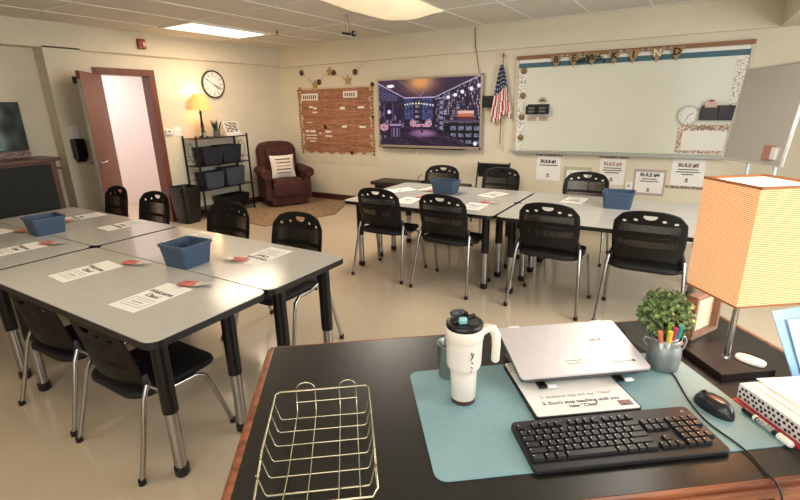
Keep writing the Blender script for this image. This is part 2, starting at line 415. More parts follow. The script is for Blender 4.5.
def cal(u,v):
    if u<.08 or u>.94 or v<.06 or v>.92: return hx('e4ddd0')
    s=math.sin(u*19+3*math.sin(v*9))+math.sin(v*23+u*7)
    return mix(hx('5a5148'),hx('d9d2c6'),min(1,max(0,.5+.4*s)))
raster('picture',.26,.17,26,16,cal,attrmat('printed'),pc,T(0,-.045,.045)@RX(-14))
MB().box((0,-.03,.022),(.27,.07,.044)).build('base',M_white,pc,bevel=.003)
MB().box((0,.0,.13),(.26,.006,.17),RX(-14).to_3x3()).build('backing',M_white,pc)
# trash can
tc=thing('trash_can','black plastic trash can standing left of the metal shelf','trash can',(-6.08,4.01,0))
p=[]
mb=MB()
R=[]
for sw_,sd,z in ((.28,.22,0),(.30,.24,.02),(.36,.30,.42),(.37,.31,.43),(.38,.32,.52),(.36,.30,.52),(.33,.27,.40)):
    R.append([(x,y,z) for x,y in rrect(sw_,sd,.06,4)])
n=len(R[0])
for a,b_ in zip(R[:-1],R[1:]): mb.add(a+b_,[(i,(i+1)%n,n+(i+1)%n,n+i) for i in range(n)],True)
mb.add(R[0],[tuple(range(n))[::-1]]); mb.add(R[-1],[tuple(range(n))]); mb.build('body',M_black,tc)
# armchair
rug=tag(MB().prism([(-5.95,5.2),(-5.70,4.42),(-4.85,4.30),(-4.45,5.35),(-4.85,6.2),(-5.2,6.24),(-6.2,6.24),(-6.25,5.6)],.0,.012).build('area_rug',mat('rug_tan','8f7658',.95,var=.25,scale=14,bump=.8,bscale=120)),'tan patterned rug on the floor under the burgundy armchair','rug')
M_burg=mat('burgundy_fabric','3e1a16',.8,var=.22,scale=12,bump=.4,bscale=60,color2='50241e')
ac=thing('armchair','burgundy upholstered recliner armchair in the corner with a pillow on it','armchair',(-5.78,5.66,.012),math.radians(60))
# local: faces -Y
MB().box((0,0,.15),(.60,.66,.28)).build('base_skirt',M_burg,ac,bevel=.03,seg=3)
MB().box((0,-.04,.36),(.50,.60,.16)).build('seat_cushion',M_burg,ac,bevel=.05,seg=4)
MB().box((0,-.34,.28),(.54,.06,.22)).build('footrest_panel',M_burg,ac,bevel=.025,seg=3)
bk=MB()
prof=[(-.30,.30),(-.33,.60),(-.33,.88),(-.27,.985),(-.12,1.01),(.12,1.01),(.27,.985),(.33,.88),(.33,.60),(.30,.30)]
n=len(prof); k_=lambda z:.24+.14*(z-.3)
vs=[(x,k_(z)-.06,z) for x,z in prof]+[(x,k_(z)+.13,z) for x,z in prof]
bk.add(vs,[tuple(range(n)),tuple(range(n,2*n))[::-1]]+[(i,n+i,n+(i+1)%n,(i+1)%n) for i in range(n)])
bk.build('backrest',M_burg,ac,bevel=.05,seg=4)
MB().box((0,.235,.66),(.44,.10,.50),RX(-8).to_3x3()).build('back_cushion',M_burg,ac,bevel=.045,seg=4)
for s in (-1,1):
    a=MB().box((s*.33,-.02,.30),(.10,.60,.40)); a.build('arm_panel',M_burg,ac,bevel=.02)
    MB().tube([(s*.35,-.36,.53),(s*.35,-.34,.53),(s*.35,.1,.54),(s*.35,.28,.55)],[.07,.085,.085,.07],16).build('arm_roll',M_burg,ac)
pw=thing('throw_pillow','white pillow with brown striped print leaning on the burgundy armchair','pillow',(-5.78+.11,5.66-.065,.50),math.radians(60))
n=12; vs=[];fs=[]
for sd in (-1,1):
    for j in range(n+1):
        for i in range(n+1):
            a=i/n*2-1;b_=j/n*2-1; cx=1-.06*(1-b_*b_)*abs(a); cz=1-.06*(1-a*a)*abs(b_)
            vs.append((a*.20*cx,sd*.065*(1-a**4)*(1-b_**4),.19+b_*.19*cz))
for sd in (0,1):
    o_=sd*(n+1)**2
    for j in range(n):
        for i in range(n): k=o_+j*(n+1)+i; q=(k,k+1,k+n+2,k+n+1); fs.append(q if sd==0 else q[::-1])
PM=T(0,.06,-.055)@RX(-14)
MB().add(vs,fs,True).xf(PM).build('cushion',mat('pillow_cloth','e6ddd0',.9,var=.03),pw)
pr_=MB(); cols=['4b3a36','8a5236','c08a4a','6a4030','7c7068']
for r_,cc in enumerate(cols):
    s=MB(); zz=.30-.055*r_
    for k in range(7):
        xx=-.105+.035*k
        yy=-.065*(1-(xx/.2)**4)*(1-((zz-.19)/.19)**4)-.003
        s.box((xx,yy,zz),(.030,.004,.020))
    s.xf(PM).build('print_stripe',mat('stripe_'+cc,cc,.9),pw)
# ------------------------------------------------------------------ left recess: cabinet + picture
cb=thing('cabinet','dark cabinet with black front panel and wooden top in the left recess','cabinet',(-6.25,1.6,0))
MB().b2((-.18,-1.2,0),(.24,.86,1.05)).build('body',mat('cab_wood','5b3a26',.5,var=.25,scale=8),cb,bevel=.004)
MB().b2((.24,-1.18,.04),(.255,.80,1.02)).build('front_panel',mat('chalk_black','0c1110',.7,var=.2),cb)
MB().b2((-.19,-1.25,1.05),(.29,.90,1.085)).build('top',mat('cab_top','5a3424',.35,var=.2,scale=8),cb,bevel=.004)
MB().b2((.02,.86,.95),(.2,.93,.965)).build('side_ledge',mat('cab_top','5a3424'),cb)
def falls(u,v):
    s=math.sin(u*22+2*math.sin(v*7))+.7*math.sin(v*15+u*5)
    w_=max(0,1-abs(u-.62-.05*math.sin(v*9))/.16)
    return mix(mix(hx('131c1a'),hx('3c4c44'),min(1,max(0,.45+.35*s))),hx('9fb6b8'),w_*.8)
pi=thing('framed_picture','framed picture of a pale waterfall hung above the dark cabinet','picture',(-6.44,2.05,1.16),math.radians(90))
MB().b2((-.35,-.02,0),(.35,0,.52)).build('frame',M_black,pi,bevel=.003)
raster('image',.68,.50,40,30,falls,attrmat('printed'),pi,T(0,-.022,.01))
tag(MB().b2((-6.43,1.6,1.086),(-6.36,2.38,1.155)).build('sign_box',mat('sign_red','5d2a28',.6,var=.5,scale=60,color2='b59a90')),'low dark red patterned block on the cabinet under the waterfall picture','box')
# ------------------------------------------------------------------ back wall: timber poster, garland, screen
bp=thing('bulletin_paper','brown wood print paper board with white labels left of the screen','poster',(-5.10,YB,.79))
def planks(u,v):
    k=int(v*7); s=math.sin(u*9+k*5.1+2.2*math.sin(v*60+k))+.6*math.sin(v*140+u*14+k*3)
    e=.02+.012*math.sin(v*47)+.01*math.sin(v*23+2)
    if u<e or u>1-e+.005 : return None
    if v<.02+.015*math.sin(u*41)+(.04*max(0,u-.7)*3*(.6+.4*math.sin(u*77))): return None
    q=(math.sin(u*311.7+v*127.3)*43758.5)%1; s2=math.sin(u*31+3*math.sin(v*37+k))*math.sin(v*83+2*math.sin(u*17))
    c=mix(hx('83523a'),hx('b98766'),min(1,max(0,.48+.15*s+.28*s2+.35*(q-.5))))
    if (v*7)%1<.06: c=mix(c,hx('6a4028'),.6)
    return c
raster('wood_print_sheet',1.50,1.06,90,90,planks,attrmat('printed'),bp,T(0,-.010,0))
e=MB()
e.b2((-.79,-.006,.0),(.79,-.002,1.09)); e.build('backing',mat('backing_paper','cdbf9f',.9),bp)
bd=MB()
for k in range(19):
    zz=.03+k*.055
    for s in (-1,1): bd.lathe([(.030,0),(.030,.003)],8,(0,0,0)); 
bd=MB()
for k in range(20):
    for s in (-1,1):
        m_=MB().lathe([(.026,0),(.026,.003)],8).xf(T(s*(.765+.006*math.sin(k*7)),-.0105,.02+k*.054)@RX(90)); bd.add(m_.v,m_.f)
bd.build('lace_border',mat('lace','9a7355',.9,var=.4,scale=40),bp)
for x0,z0,w_,h_ in ((-.70,.885,.36,.11),(.20,.91,.28,.10)):
    MB().b2((x0,-.015,z0),(x0+w_,-.011,z0+h_)).build('label_card',M_paper,bp)
    s=MB()
    for k in range(int(w_/.045)-1): s.b2((x0+.03+k*.045,-.0165,z0+.02),(x0+.055+k*.045,-.0152,z0+h_-.025))
    s.build('label_print',mat('label_brown','6a4a3c',.8),bp)
s=MB()
for x0,z0,w_,h_ in ((-.55,.76,.09,.03),(-.45,.74,.07,.03),(-.48,.68,.10,.02),(.12,.73,.10,.04),(.48,.74,.13,.035),(-.62,.52,.12,.012),(.14,.44,.10,.035),(.5,.44,.12,.03),(-.66,.36,.07,.035),(-.56,.36,.12,.035),(-.36,.34,.05,.02),(-.22,.36,.12,.03),(-.66,.30,.24,.018),(-.66,.25,.24,.018),(-.22,.29,.14,.02),(-.58,.20,.12,.02)):
    MB().b2((x0,-.014,z0),(x0+w_,-.0105,z0+h_)).build('caption_strip',M_paper,bp)
s=MB(); s.add([(-.24,-.014,.50),(-.17,-.014,.42),(-.24,-.014,.42)],[(0,1,2),(2,1,0)])
s.build('arrow_mark',M_paper,bp)
MB().add([(.29,-.016,.06),(.35,-.016,.06),(.33,-.016,.0),(.31,-.016,.0)],[(0,3,2,1),(0,1,2,3)]).build('pot_cutout',M_ink,bp)
tag(MB().b2((-5.90,YB-.006,.63),(-4.25,YB-.001,.77)).build('backing_strip',mat('backing_paper2','d2c8b0',.9)),'pale paper strip on the wall below the brown wood print board','paper')
gl=thing('garland','garland of gold stars and dark discs strung over the brown board','garland',(-5.1,YB-.012,2.05))
pts=[(-.74,0,.17),(-.70,0,.06),(-.55,0,-.05),(-.38,0,-.12),(-.15,0,.04),(.0,0,.07),(.15,0,-.03),(.35,0,-.10),(.52,0,.06),(.62,0,.10),(.72,0,.26)]
pts=[(x*.92,y,z) for x,y,z in pts]
MB().tube(pts,.002,5).build('string',M_grey,gl)
def star(r): return [((r if k%2==0 else r*.45)*math.sin(k*PI/5),(r if k%2==0 else r*.45)*math.cos(k*PI/5)) for k in range(10)]
for x,z,kind in ((-.66,.07,'d'),(-.52,-.05,'w'),(-.38,-.13,'s'),(-.29,-.09,'d'),(-.05,.06,'s'),(.03,.04,'d'),(.17,-.04,'w'),(.31,-.09,'s'),(.46,.03,'d'),(.62,.15,'w')):
    if kind=='s': MB().prism(star(.085),0,.006).xf(T(x,0,z)@RX(90)).build('star',mat('gold_star','a9874a',.5,metal=.3),gl)
    else: MB().lathe([(.045,0),(.045,.005)],14).xf(T(x,0,z)@RX(90)).build('disc',mat('disc_brown','4a3a2c',.7) if kind=='d' else mat('disc_cream','d5ccb2',.8),gl)
for k,(x,z,g_) in enumerate(((-5.83,1.86,0),(-4.33,1.88,1),(-4.34,1.40,1))):
    tag(MB().lathe([(.0,.02),(.02,.015),(.04,.0)],9).xf(T(x,YB,z)@RX(90)).build('paper_flower',mat('dark_flower' if g_ else 'rose_flower','3c3226' if g_ else '9c6a56',.9,var=.4,scale=60)),('dusty pink paper flower at the upper left corner of the brown board','small dark paper flower at the upper right corner of the brown board','small dark paper flower halfway down beside the screen edge')[k],'decoration')
tv=thing('wall_screen','large flat screen on the back wall showing a purple library lounge','television',(-3.325,YB,.947))
MB().b2((-.84,-.085,0),(.84,-.03,1.0)).build('housing',M_blackm,tv)
MB().b2((-.3,-.03,.3),(.3,0,.7)).build('wall_mount',M_blackm,tv)
f=MB(); tf=mat('tv_frame','b9a99a',.35,metal=.5)
f.b2((-.85,-.095,0),(.85,-.02,.035)); f.b2((-.85,-.095,.975),(.85,-.02,1.0)); f.b2((-.85,-.095,0),(-.825,-.02,1.0)); f.b2((.825,-.095,0),(.85,-.02,1.0))
f.build('bezel',tf,tv,bevel=.003)
MB().b2((-.78,-.11,-.012),(.6,-.05,.0)).build('speaker_bar',M_blackm,tv)
def lounge(u,v):
    # u right, v up ; a library lounge in violet light
    r=lambda k: (math.sin(k*127.1)*43758.5)%1
    wall_t=.80+.0*u
    c=hx('1a1226')
    # ceiling trapezoid
    cl=.72
    left=.28; right=.58
    def ceil_y(u):
        if u<left: return cl+(1-cl)*.82*(left-u)/left
        if u>right: return cl+(1-cl)*1.0*(u-right)/(1-right)
        return cl
    fy=.30
    def floor_y(u):
        if u<left: return fy-(fy-.05)*(left-u)/left
        if u>right: return fy-(fy+.05)*(u-right)/(1-right)
        return fy
    cy=ceil_y(u); fl=floor_y(u)
    if v>cy:
        g_=math.exp(-((u-.44)**2/.02+(v-.95)**2/.02)); c=mix(hx('372540'),hx('f0a860'),min(.9,g_))
        if abs(v-cy)<.012: c=hx('c9b6dc')
        if abs((u-.44)-(v-.75)*.5)<.012 or abs((u-.44)+(v-.75)*.9)<.01: c=mix(c,hx('9a7a8a'),.5)
        if ((u-.13)**2/.0016+(v-.91)**2/.0006)<1: c=hx('ffffff')
        return c
    if v<fl:
        c=mix(hx('1c1226'),hx('4a3450'),r(int(u*50)+int(v*70)*5)*.7+.2*math.sin(u*20+v*50))
        d_=((u-.46)**2/.02+(v-.19)**2/.004)
        if d_<1: c=mix(hx('a87aa4'),hx('4f3058'),min(1,d_*.8+.3*r(int(u*90)+int(v*80)*3)))
        
    elif left<=u<=right:
        c=hx('20152e')
        for a,b_ in ((.25,.37),(.45,.56)):
            if a<u<b_ and v>.40: c=mix(hx('1c2048'),hx('6f7cb4'),r(int(u*90)+int(v*55)*7)*.75) if (u*33)%1>.14 and (v*9)%1>.1 else hx('2a1e34')
        if .385<u<.435 and int(v*26)%2: c=mix(hx('2a1c2c'),hx('b09aa0'),r(int(u*80)+31*int(v*26)))
        if abs(v-(.62-.02*math.sin(u*12)))<.010 and int(u*70)%2: c=hx('fff4e0')
    elif u>right:
        k=(u-right)/(1-right); sh_=int((v-.5)/(cy-.3)*14); bk_=int(k*46)
        c=mix(hx('150e1e'),hx('4a3a5c'),r(bk_+sh_*17+3)*.9)
        if r(bk_*3+sh_*5)>.72: c=mix(hx('6a5a70'),hx('b8a8b8'),r(bk_+sh_))
        if (v-.5)/(cy-.3)*14%1<.22 or k*7%1<.08: c=hx('0e0914')
        if v<.36 and k>.2: c=mix(hx('120c1a'),mix(hx('4a4a68'),hx('a8a8c4'),r(int(u*90)+int(v*60)*7)),.85*(r(int(u*14)+int(v*10)*9)>.2)*((u*14)%1>.3)*((v*10)%1>.45))
        if abs(v-.37)<.015 and k>.2: c=hx('5a4868')
        if .80<u<.95 and .38<v<.50: c=hx('c8705a') if v>.44 else hx('5a2c3a')
        if .80<u<.95 and .485<v<.52: c=hx('e8b8b0')
        for bx_ in ((.71,.72),(.775,.75),(.84,.79),(.92,.83),(.985,.87)):
            if ((u-bx_[0])**2/.0003+(v-bx_[1])**2/.0007)<1: c=hx('f4f0ff')
        if .63<u<.66 and v<.72: c=hx('8a80a8') if int(v*40)%3 else hx('241a30')
    else:
        k=u/left; c=mix(hx('171022'),hx('332642'),r(int(u*70)+int(v*50)*11))
        if r(int(u*60)*3+int(v*26)*5)>.86 and v<.7: c=hx('7a6a86')
        if .05<u<.16 and .40<v<.65: c=hx('171026') if (.07<u<.14) else hx('463a60')
        if ((u-.11)**2/.0004+(v-.52)**2/.001)<1: c=hx('cfd8ff')
        if .0<u<.2 and v>.68: c=mix(hx('221e3c'),hx('5a5680'),r(int(u*80)+int(v*60)*3))
    # furniture
    for cx_,cy_,rr in ((.36,.345,.032),(.52,.345,.034),(.05,.28,.045)):
        if ((u-cx_)**2/(rr**2)+(v-cy_)**2/(.0035))<1: c=mix(hx('7a4a62'),hx('f0c4cc'),r(int(u*110)+int(v*80)*7))
    if ((u-.45)**2/.008+(v-.31)**2/.0006)<1: c=hx('c890b0')
    if abs(u-.45)<.012 and .2<v<.31: c=hx('3a2440')
    if .11<u<.24 and .10<v<.33: c=hx('2c1c38') if v<.30 else hx('b08ab8')
    if .13<u<.22 and .13<v<.27 and int(u*60)%2: c=hx('7a6a90')
    if ((u-.965)**2/.0003+(v-.05)**2/.0008)<1: c=hx('ffffff')
    return c
raster('display',1.65,.94,230,132,lounge,attrmat('screen',.25,.95),tv,T(0,-.0965,.035))
cbk=tag(MB().tube([(-2.61,YB-.065,ZC-.005),(-2.60,YB-.07,2.3),(-2.55,YB-.05,2.0),(-2.55,YB-.04,1.94)],.006,6).build('cable',mat('grey_cable','6a5a4a',.6)),'thin grey cable running from the ceiling down to the screen top','cable')
tag(MB().b2((-3.565,YB-.02,.12),(-3.535,YB,.94)).build('cable_raceway',M_wall),'vertical wall coloured cable cover below the screen','cable cover')
sb=thing('speaker','small black speaker box mounted right of the screen','speaker',(-2.39,YB,1.51))
MB().b2((-.07,-.10,0),(.065,-.02,.15)).build('body',M_black,sb,bevel=.006); MB().b2((-.09,-.03,.03),(.02,0,.12)).build('bracket',M_blackm,sb)
# low console under screen
cs=thing('console','long low dark console standing against the wall below the screen','console',(-3.40,6.07,0))
MB().b2((-.74,-.20,.40),(.78,.20,.45)).build('top',mat('console_wood','2b221c',.5,var=.2),cs,bevel=.004)
MB().b2((-.68,-.17,.10),(.72,.17,.40)).build('body',M_black,cs)
for sx in (-.65,.69):
    for sy in (-.14,.14): MB().b2((sx-.02,sy-.02,0),(sx+.02,sy+.02,.10)).build('foot',M_black,cs)
rm=thing('router','small dark device with a curved wire on the console under the screen','device',(-3.25,6.0,.45))
MB().b2((-.05,-.03,0),(.05,.03,.05)).build('body',M_black,rm,bevel=.005); MB().tube([(-.05,0,.03),(-.12,0,.02),(-.10,0,.10),(-.06,.02,.13)],.005,6).build('wire',M_black,rm)
# folded chair stack behind
fc=thing('folding_chair','black folding chair with straight frame standing by the wall behind the tables','chair',(-2.22,5.98,0))
for s in (-1,1): MB().tube([(s*.22,-.15,0),(s*.22,.0,.45),(s*.22,.08,.80)],.012,8).build('side_rail',M_blackm,fc)
for s in (-1,1): MB().tube([(s*.19,.2,0),(s*.19,.0,.45)],.011,8).build('leg',M_blackm,fc)
MB().b2((-.21,.045,.60),(.21,.075,.79)).build('backrest',M_black,fc,bevel=.008); MB().b2((-.20,-.33,.43),(.20,.04,.455)).build('seat',M_black,fc,bevel=.008)
# flag
fl=thing('flag','american flag hanging from a short pole between the screen and whiteboard','flag',(-2.21,YB-.06,1.0))
MB().tube([(0,0,0),(0,-.0,1.14)],.008,8).build('pole',mat('pole_brass','8a6a3a',.4,metal=.6),fl)
MB().lathe([(.014,0),(.018,.02),(.004,.05),(.0,.07)],10,(0,0,1.13)).build('finial',mat('pole_brass','8a6a3a'),fl)
MB().b2((-.015,.0,.55),(.015,.06,.60)).build('bracket',M_blackm,fl); MB().lathe([(.012,-.02),(.012,.03)],10).build('pole_foot',M_silver,fl)
vs=[];fs=[];cc=[];nx,ny=26,40
for j in range(ny+1):
    t_=j/ny      # 0 top
    wd=.03+.25*min(1,t_*1.15)**.8; cx=-.01-.005*t_
    for i in range(nx+1):
        s=i/nx
        x=cx+(s-.5)*wd+ (.02*t_)
        z=1.04-.66*t_ - .05*math.sin(s*PI*2)*t_ -.07*abs(s-.6)*t_
        y=-.02-.022*math.sin(s*PI*5+.6)*(.4+.6*t_)
        vs.append((x,y,z))
for j in range(ny):
    for i in range(nx):
        k=j*(nx+1)+i; fs.append((k,k+nx+1,k+nx+2,k+1))
        s=(i+.5)/nx;t_=(j+.5)/ny
        d_=s*13+t_*2.5
        if t_<.47-.12*(s-.5): 
            col='1f2a4a' if not ((i%3==1) and (j%3==1)) else 'e6e6e6'
        else: col='a8202a' if int(d_)%2 else 'e4ddd8'
        cc.append((*lin(col),1))
me=bpy.data.meshes.new('cloth'); me.from_pydata(vs,[],fs); at=me.color_attributes.new('Col','FLOAT_COLOR','CORNER')
for p in me.polygons:
    p.use_smooth=True
    for l in p.loop_indices: at.data[l].color=cc[p.index]
me.materials.append(attrmat('printed_cloth',.8)); o=bpy.data.objects.new('cloth',me); COL.objects.link(o); o.parent=fl
so=o.modifiers.new('s','SOLIDIFY'); so.thickness=.003
# ------------------------------------------------------------------ whiteboard and its decorations
WX0,WX1,WZ0,WZ1=-2.04,.44,.925,2.13
wb=thing('whiteboard','wide wall whiteboard with blue and white border right of the flag','whiteboard',((WX0+WX1)/2,YB,WZ0))
hw=(WX1-WX0)/2; HH=WZ1-WZ0
MB().b2((-hw+.02,-.014,.02),(hw-.02,-.002,HH-.02)).build('writing_surface',mat('board_white','d8d8c8',.35,var=.015,scale=2),wb)
for xa in (-hw,hw-.025): MB().b2((xa,-.03,0),(xa+.025,0,HH)).build('side_frame',mat('frame_beige','c9bda6',.4),wb)
MB().b2((-hw,-.035,HH-.045),(hw,0,HH)).build('top_rail',mat('rail_wood','8a5c3c',.5,var=.15,scale=10),wb)
MB().b2((-hw,-.075,-.01),(hw-.1,0,.035)).build('marker_tray',mat('tray_metal','a9aaa2',.4,metal=.4),wb,bevel=.006)
def strip(u,v):
    if v>.55: return hx('e8e6dc') if v<.80+.12*abs(math.sin(u*PI*42)) else None
    return hx('3f6472')
raster('top_border',2*hw-.06,.10,252,12,strip,attrmat('printed'),wb,T(0,-.0155,HH-.145))
def dots(seed,nx,ny):
    rr=random.Random(seed); g={}
    for j in range(ny):
        for i in range(nx): g[(i,j)]=rr.random()<.2
    return lambda u,v:(hx('9a968c') if g[(min(nx-1,int(u*nx)),min(ny-1,int(v*ny)))] else hx('e4e1d6'))
raster('left_border',.10,HH-.18,8,90,dots(3,8,90),attrmat('printed'),wb,T(-hw+.08,-.0165,.03))
raster('right_border',.10,HH-.18,8,90,dots(4,8,90),attrmat('printed'),wb,T(hw-.08,-.0165,.03))
pn=['topmost','second','third','lowest']
for k,z in enumerate((1.95,1.65,1.38,1.12)):
    c_=thing('pine_cone','small brown pine cone, %s of four down the left edge of the whiteboard'%pn[k],'pine cone',(-1.94,YB-.016,z),group='pine cones on the whiteboard border')
    if k==0:
        m_=MB()
        for r_,q_ in ((.034,.0),(.026,.010),(.017,.018),(.008,.024)):
            for i in range(9):
                a=i*2*PI/9+q_*30; m_.lathe([(.0,.0),(.010,.004),(.0,.010)],5,(r_*math.cos(a),r_*math.sin(a),q_),caps=False)
        cone=m_.xf(RX(90)).build('scales',mat('cone_brown','a58658',.9,var=.4,scale=80),c_)
    else:
        e=cone.copy(); COL.objects.link(e); e.parent=c_
# magazine rack
def rack(name,label,x0,z0,w_,items,hh=.10,drk=M_black):
    t=thing(name,label,'organizer',(x0,YB-.015,z0))
    MB().b2((0,-.07,0),(w_,-.066,hh)).build('front_panel',drk,t); MB().b2((0,-.07,-.004),(w_,0,0)).build('bottom_plate',drk,t)
    MB().b2((0,-.004,0),(w_,0,hh+.02)).build('back_panel',drk,t)
    for x in (0,w_/2,w_): MB().b2((x-.003,-.07,0),(x+.003,0,hh)).build('divider',drk,t)
    return t
t=rack('magnetic_rack','black magnetic rack with slots near the left edge of the whiteboard',-1.87,1.42,.28,0)
s=MB()
for a in (.03,.17):
    for z in (.02,.06): s.b2((a,-.072,z),(a+.08,-.0705,z+.022))
s.build('label_window',mat('rack_window','5f6a5a',.4),t)
sf=thing('shell_magnet','round pale fan magnet above the black rack on the whiteboard','magnet',(-1.68,YB-.016,1.565))
m_=MB()
for k in range(9):
    a=math.radians(-80+20*k); m_.box((math.sin(a)*.035,-.004,math.cos(a)*.035),(.016,.006,.05),RY(math.degrees(a)).to_3x3())
m_.build('ribs',mat('shell_white','b3ac9a',.6),sf); MB().lathe([(.016,0),(.012,.010)],12).xf(RX(90)).build('hub',mat('shell_hub','d8d2c4',.6),sf)
for x,lb in ((-1.865,'left'),(-1.715,'right')):
    o=thing('label_card','small pale card under the black rack on the whiteboard, the %s one'%lb,'card',(x,YB-.016,1.33))
    MB().b2((0,-.004,0),(.12,0,.06)).build('card',mat('card_beige','b8a68c',.7),o); MB().b2((.02,-.0055,.025),(.10,-.004,.038)).build('print',M_grey,o)
# bunting
bt=thing('bunting','burlap pennant banner with letters along the whiteboard top','banner',(-.9,YB-.05,2.10))
MB().tube([(-.72+.08*k,0,.004*math.cos(k*1.6)) for k in range(19)],.003,5).build('string',M_brown,bt)
for x,ch,col in ((-.64,'B','4a382a'),(-.43,'E','4a382a'),(-.22,None,None),(.02,'K','3a2a20'),(.22,'I','3a2a20'),(.46,'N','e0d8c4'),(.65,'D','3a2a20')):
    p=MB().add([(x-.075,0,.01),(x+.075,0,.01),(x,0,-.14),(x-.075,.003,.01),(x+.075,.003,.01),(x,.003,-.14)],[(0,2,1),(3,4,5),(0,1,4,3),(1,2,5,4),(2,0,3,5)]).build('pennant',M_brown,bt)
    if ch: text('letter',ch,.105,mat('letter_'+col,col,.8),p,T(x,-.003,-.042)@RX(90),.002,bold=.003)
gr=MB()
for k in range(46):
    a=random.uniform(-1,1); x=-.22+a*.15; z=-.03-abs(a)*.05+random.uniform(-.03,.03); an=random.uniform(0,360)
    gr.add([Vector((x,-.01-random.random()*.02,z))+RY(an)@Vector(p_) for p_ in ((-.025,0,0),(0,-.004,.008),(.025,0,0),(0,.0,-.008))],[(0,1,2,3)])
gr.build('greenery',mat('dark_leaf','26322a',.7,var=.4,scale=60),bt)
for k,x in enumerate((-.54,-.33,.12,.34,.55)):
    m_=MB(); 
    for s in (-1,1): m_.add([(x,-.006,0),(x+s*.045,-.012,.022),(x+s*.045,-.012,-.022)],[(0,1,2),(2,1,0)])
    m_.build('bow',mat('lace_bow','cfc4ae',.9),bt)
wall_clock('small_clock','small white round clock on the right side of the whiteboard',(-.05,YB-.016,1.39),.105,mat('clock_rim2','c8c8c4',.4),0,((60,.5,.005),(200,.7,.004)))
t=rack('magnetic_rack','black magnetic organizer with pockets beside the small clock on the whiteboard',.06,1.34,.33,0,.13)
MB().b2((.03,-.06,.02),(.14,-.02,.19)).build('notepad',mat('pad_pink','c9aaa0',.7),t); MB().lathe([(.02,0),(.02,.03)],10,(.09,-.04,.18)).build('red_cap',mat('red_cap','9c2a30',.5),t)
m_=MB().b2((.16,-.08,.0),(.32,-.02,.15)); m_.build('black_pouch',M_black,t,bevel=.006)
fr=thing('floral_frame','floral bordered blank sheet at the lower right of the whiteboard','poster',(.12,YB-.016,.975))
rr=random.Random(9); gg={}
def floral(u,v):
    if .10<u<.93 and .10<v<.80: return hx('e2e1d6')
    k=(int(u*36),int(v*24))
    if k not in gg: gg[k]=rr.choice(['b98f7c','d8c8b8','8d8f7a','c7a596','e0d6c8','7c6a58'])
    return hx(gg[k])
raster('sheet',.50,.31,72,48,floral,attrmat('printed'),fr,T(0,-.003,0))
text('heading','Objective',.05,M_ink,fr,T(0.0,-.0045,.277)@RX(90),.0004)
# rule posters
def rule(n_,x,z,w_,h_,border,headc,lines,label):
    t=thing('rule_poster',label,'poster',(x,YB,z),group='rule posters under the whiteboard')
    MB().b2((-w_/2,-.004,0),(w_/2,-.001,h_)).build('sheet',M_paper if not border else mat('border_'+border,border,.8),t)
    if border: MB().b2((-w_/2+.02,-.006,.03),(w_/2-.02,-.004,h_-.03)).build('inner_sheet',M_paper,t)
    text('heading','RULE #%d'%n_,.056,mat('head_'+headc,headc,.7),t,T(0,-.0065,h_-.065)@RX(90),.0012,bold=.0025)
    s=MB()
    for k,l in enumerate(lines): s.b2((-l/2,-.0072,h_-.118-.028*k),(l/2,-.0062,h_-.108-.028*k))
    s.build('print_lines',M_ink,t)
    m_=MB(); m_.lathe([(.014,0),(.014,.001)],8).xf(T(.0,-.0065,.075)@RX(90)); m_.box((0,-.0068,.05),(.035,.001,.012)); m_.build('small_drawing',mat('draw_red','8a5048',.8),t)
    return t
rule(1,-1.55,.57,.31,.31,None,'2c2b2d',(.24,.0),'white rule number one sheet at the left under the whiteboard')
rule(3,-.77,.56,.29,.32,None,'a88a86',(.2,.22,.16),'white rule number three sheet right of the middle chair back')
rule(4,-.35,.46,.34,.31,'b5a0a0','3c4a42',(.16,.2),'mauve bordered rule number four sheet above the blue bin')
rule(5,.03,.60,.33,.30,None,'7a5a4e',(.2,.24,.12),'white rule number five sheet beside the orange lamp shade')
b2=thing('rule_poster','beige bordered sheet half hidden behind the middle far chair back','poster',(-1.18,YB,.44),group='rule posters under the whiteboard')
MB().b2((-.17,-.004,0),(.17,-.001,.32)).build('sheet',mat('border_beige','b9b39c',.8),b2); MB().b2((-.13,-.006,.03),(.13,-.004,.28)).build('inner_sheet',M_paper,b2)
text('heading','RULE #2',.05,mat('head_gold','a88a4a',.7),b2,T(0,-.0065,.225)@RX(90),.001)
for x,z,w_,lb in ((-1.55,.885,.34,'lacy strip over the first rule sheet'),(-.77,.885,.34,'dark flowered strip over the third rule sheet'),(.03,.565,.42,'brown flowered strip under the fifth rule sheet')):
    nn=44; r3=random.Random(int(abs(x)*100)); tb=[r3.choice(['7a625a','cfc6b8','a08478','5c4c48']) for _ in range(nn*4)]
    o=raster('border_strip',w_,.03,nn,3,(lambda u,v,tb=tb,nn=nn: hx(tb[min(nn*3-1,int(u*nn)*3+int(v*3))])),attrmat('printed'),None,T(x,YB-.004,z)); tag(o,lb+' under the whiteboard' if 'under the fifth' not in lb else lb+', on the wall','border')
ou=thing('wall_outlet','small white outlet box on the wall above the blue bin','outlet',(-.56,YB,.52)); MB().b2((-.04,-.03,0),(.04,0,.09)).build('plate',M_white,ou,bevel=.004); MB().b2((-.01,-.032,.03),(.01,-.03,.06)).build('socket',M_grey,ou)
wc=thing('storage_box','low white cabinet against the wall under the fifth rule sheet','cabinet',(.32,6.12,0))
MB().b2((-.42,-.16,0),(.6,.16,.38)).build('body',M_white,wc,bevel=.006); MB().b2((-.44,-.17,.38),(.62,.17,.40)).build('top',M_white,wc)
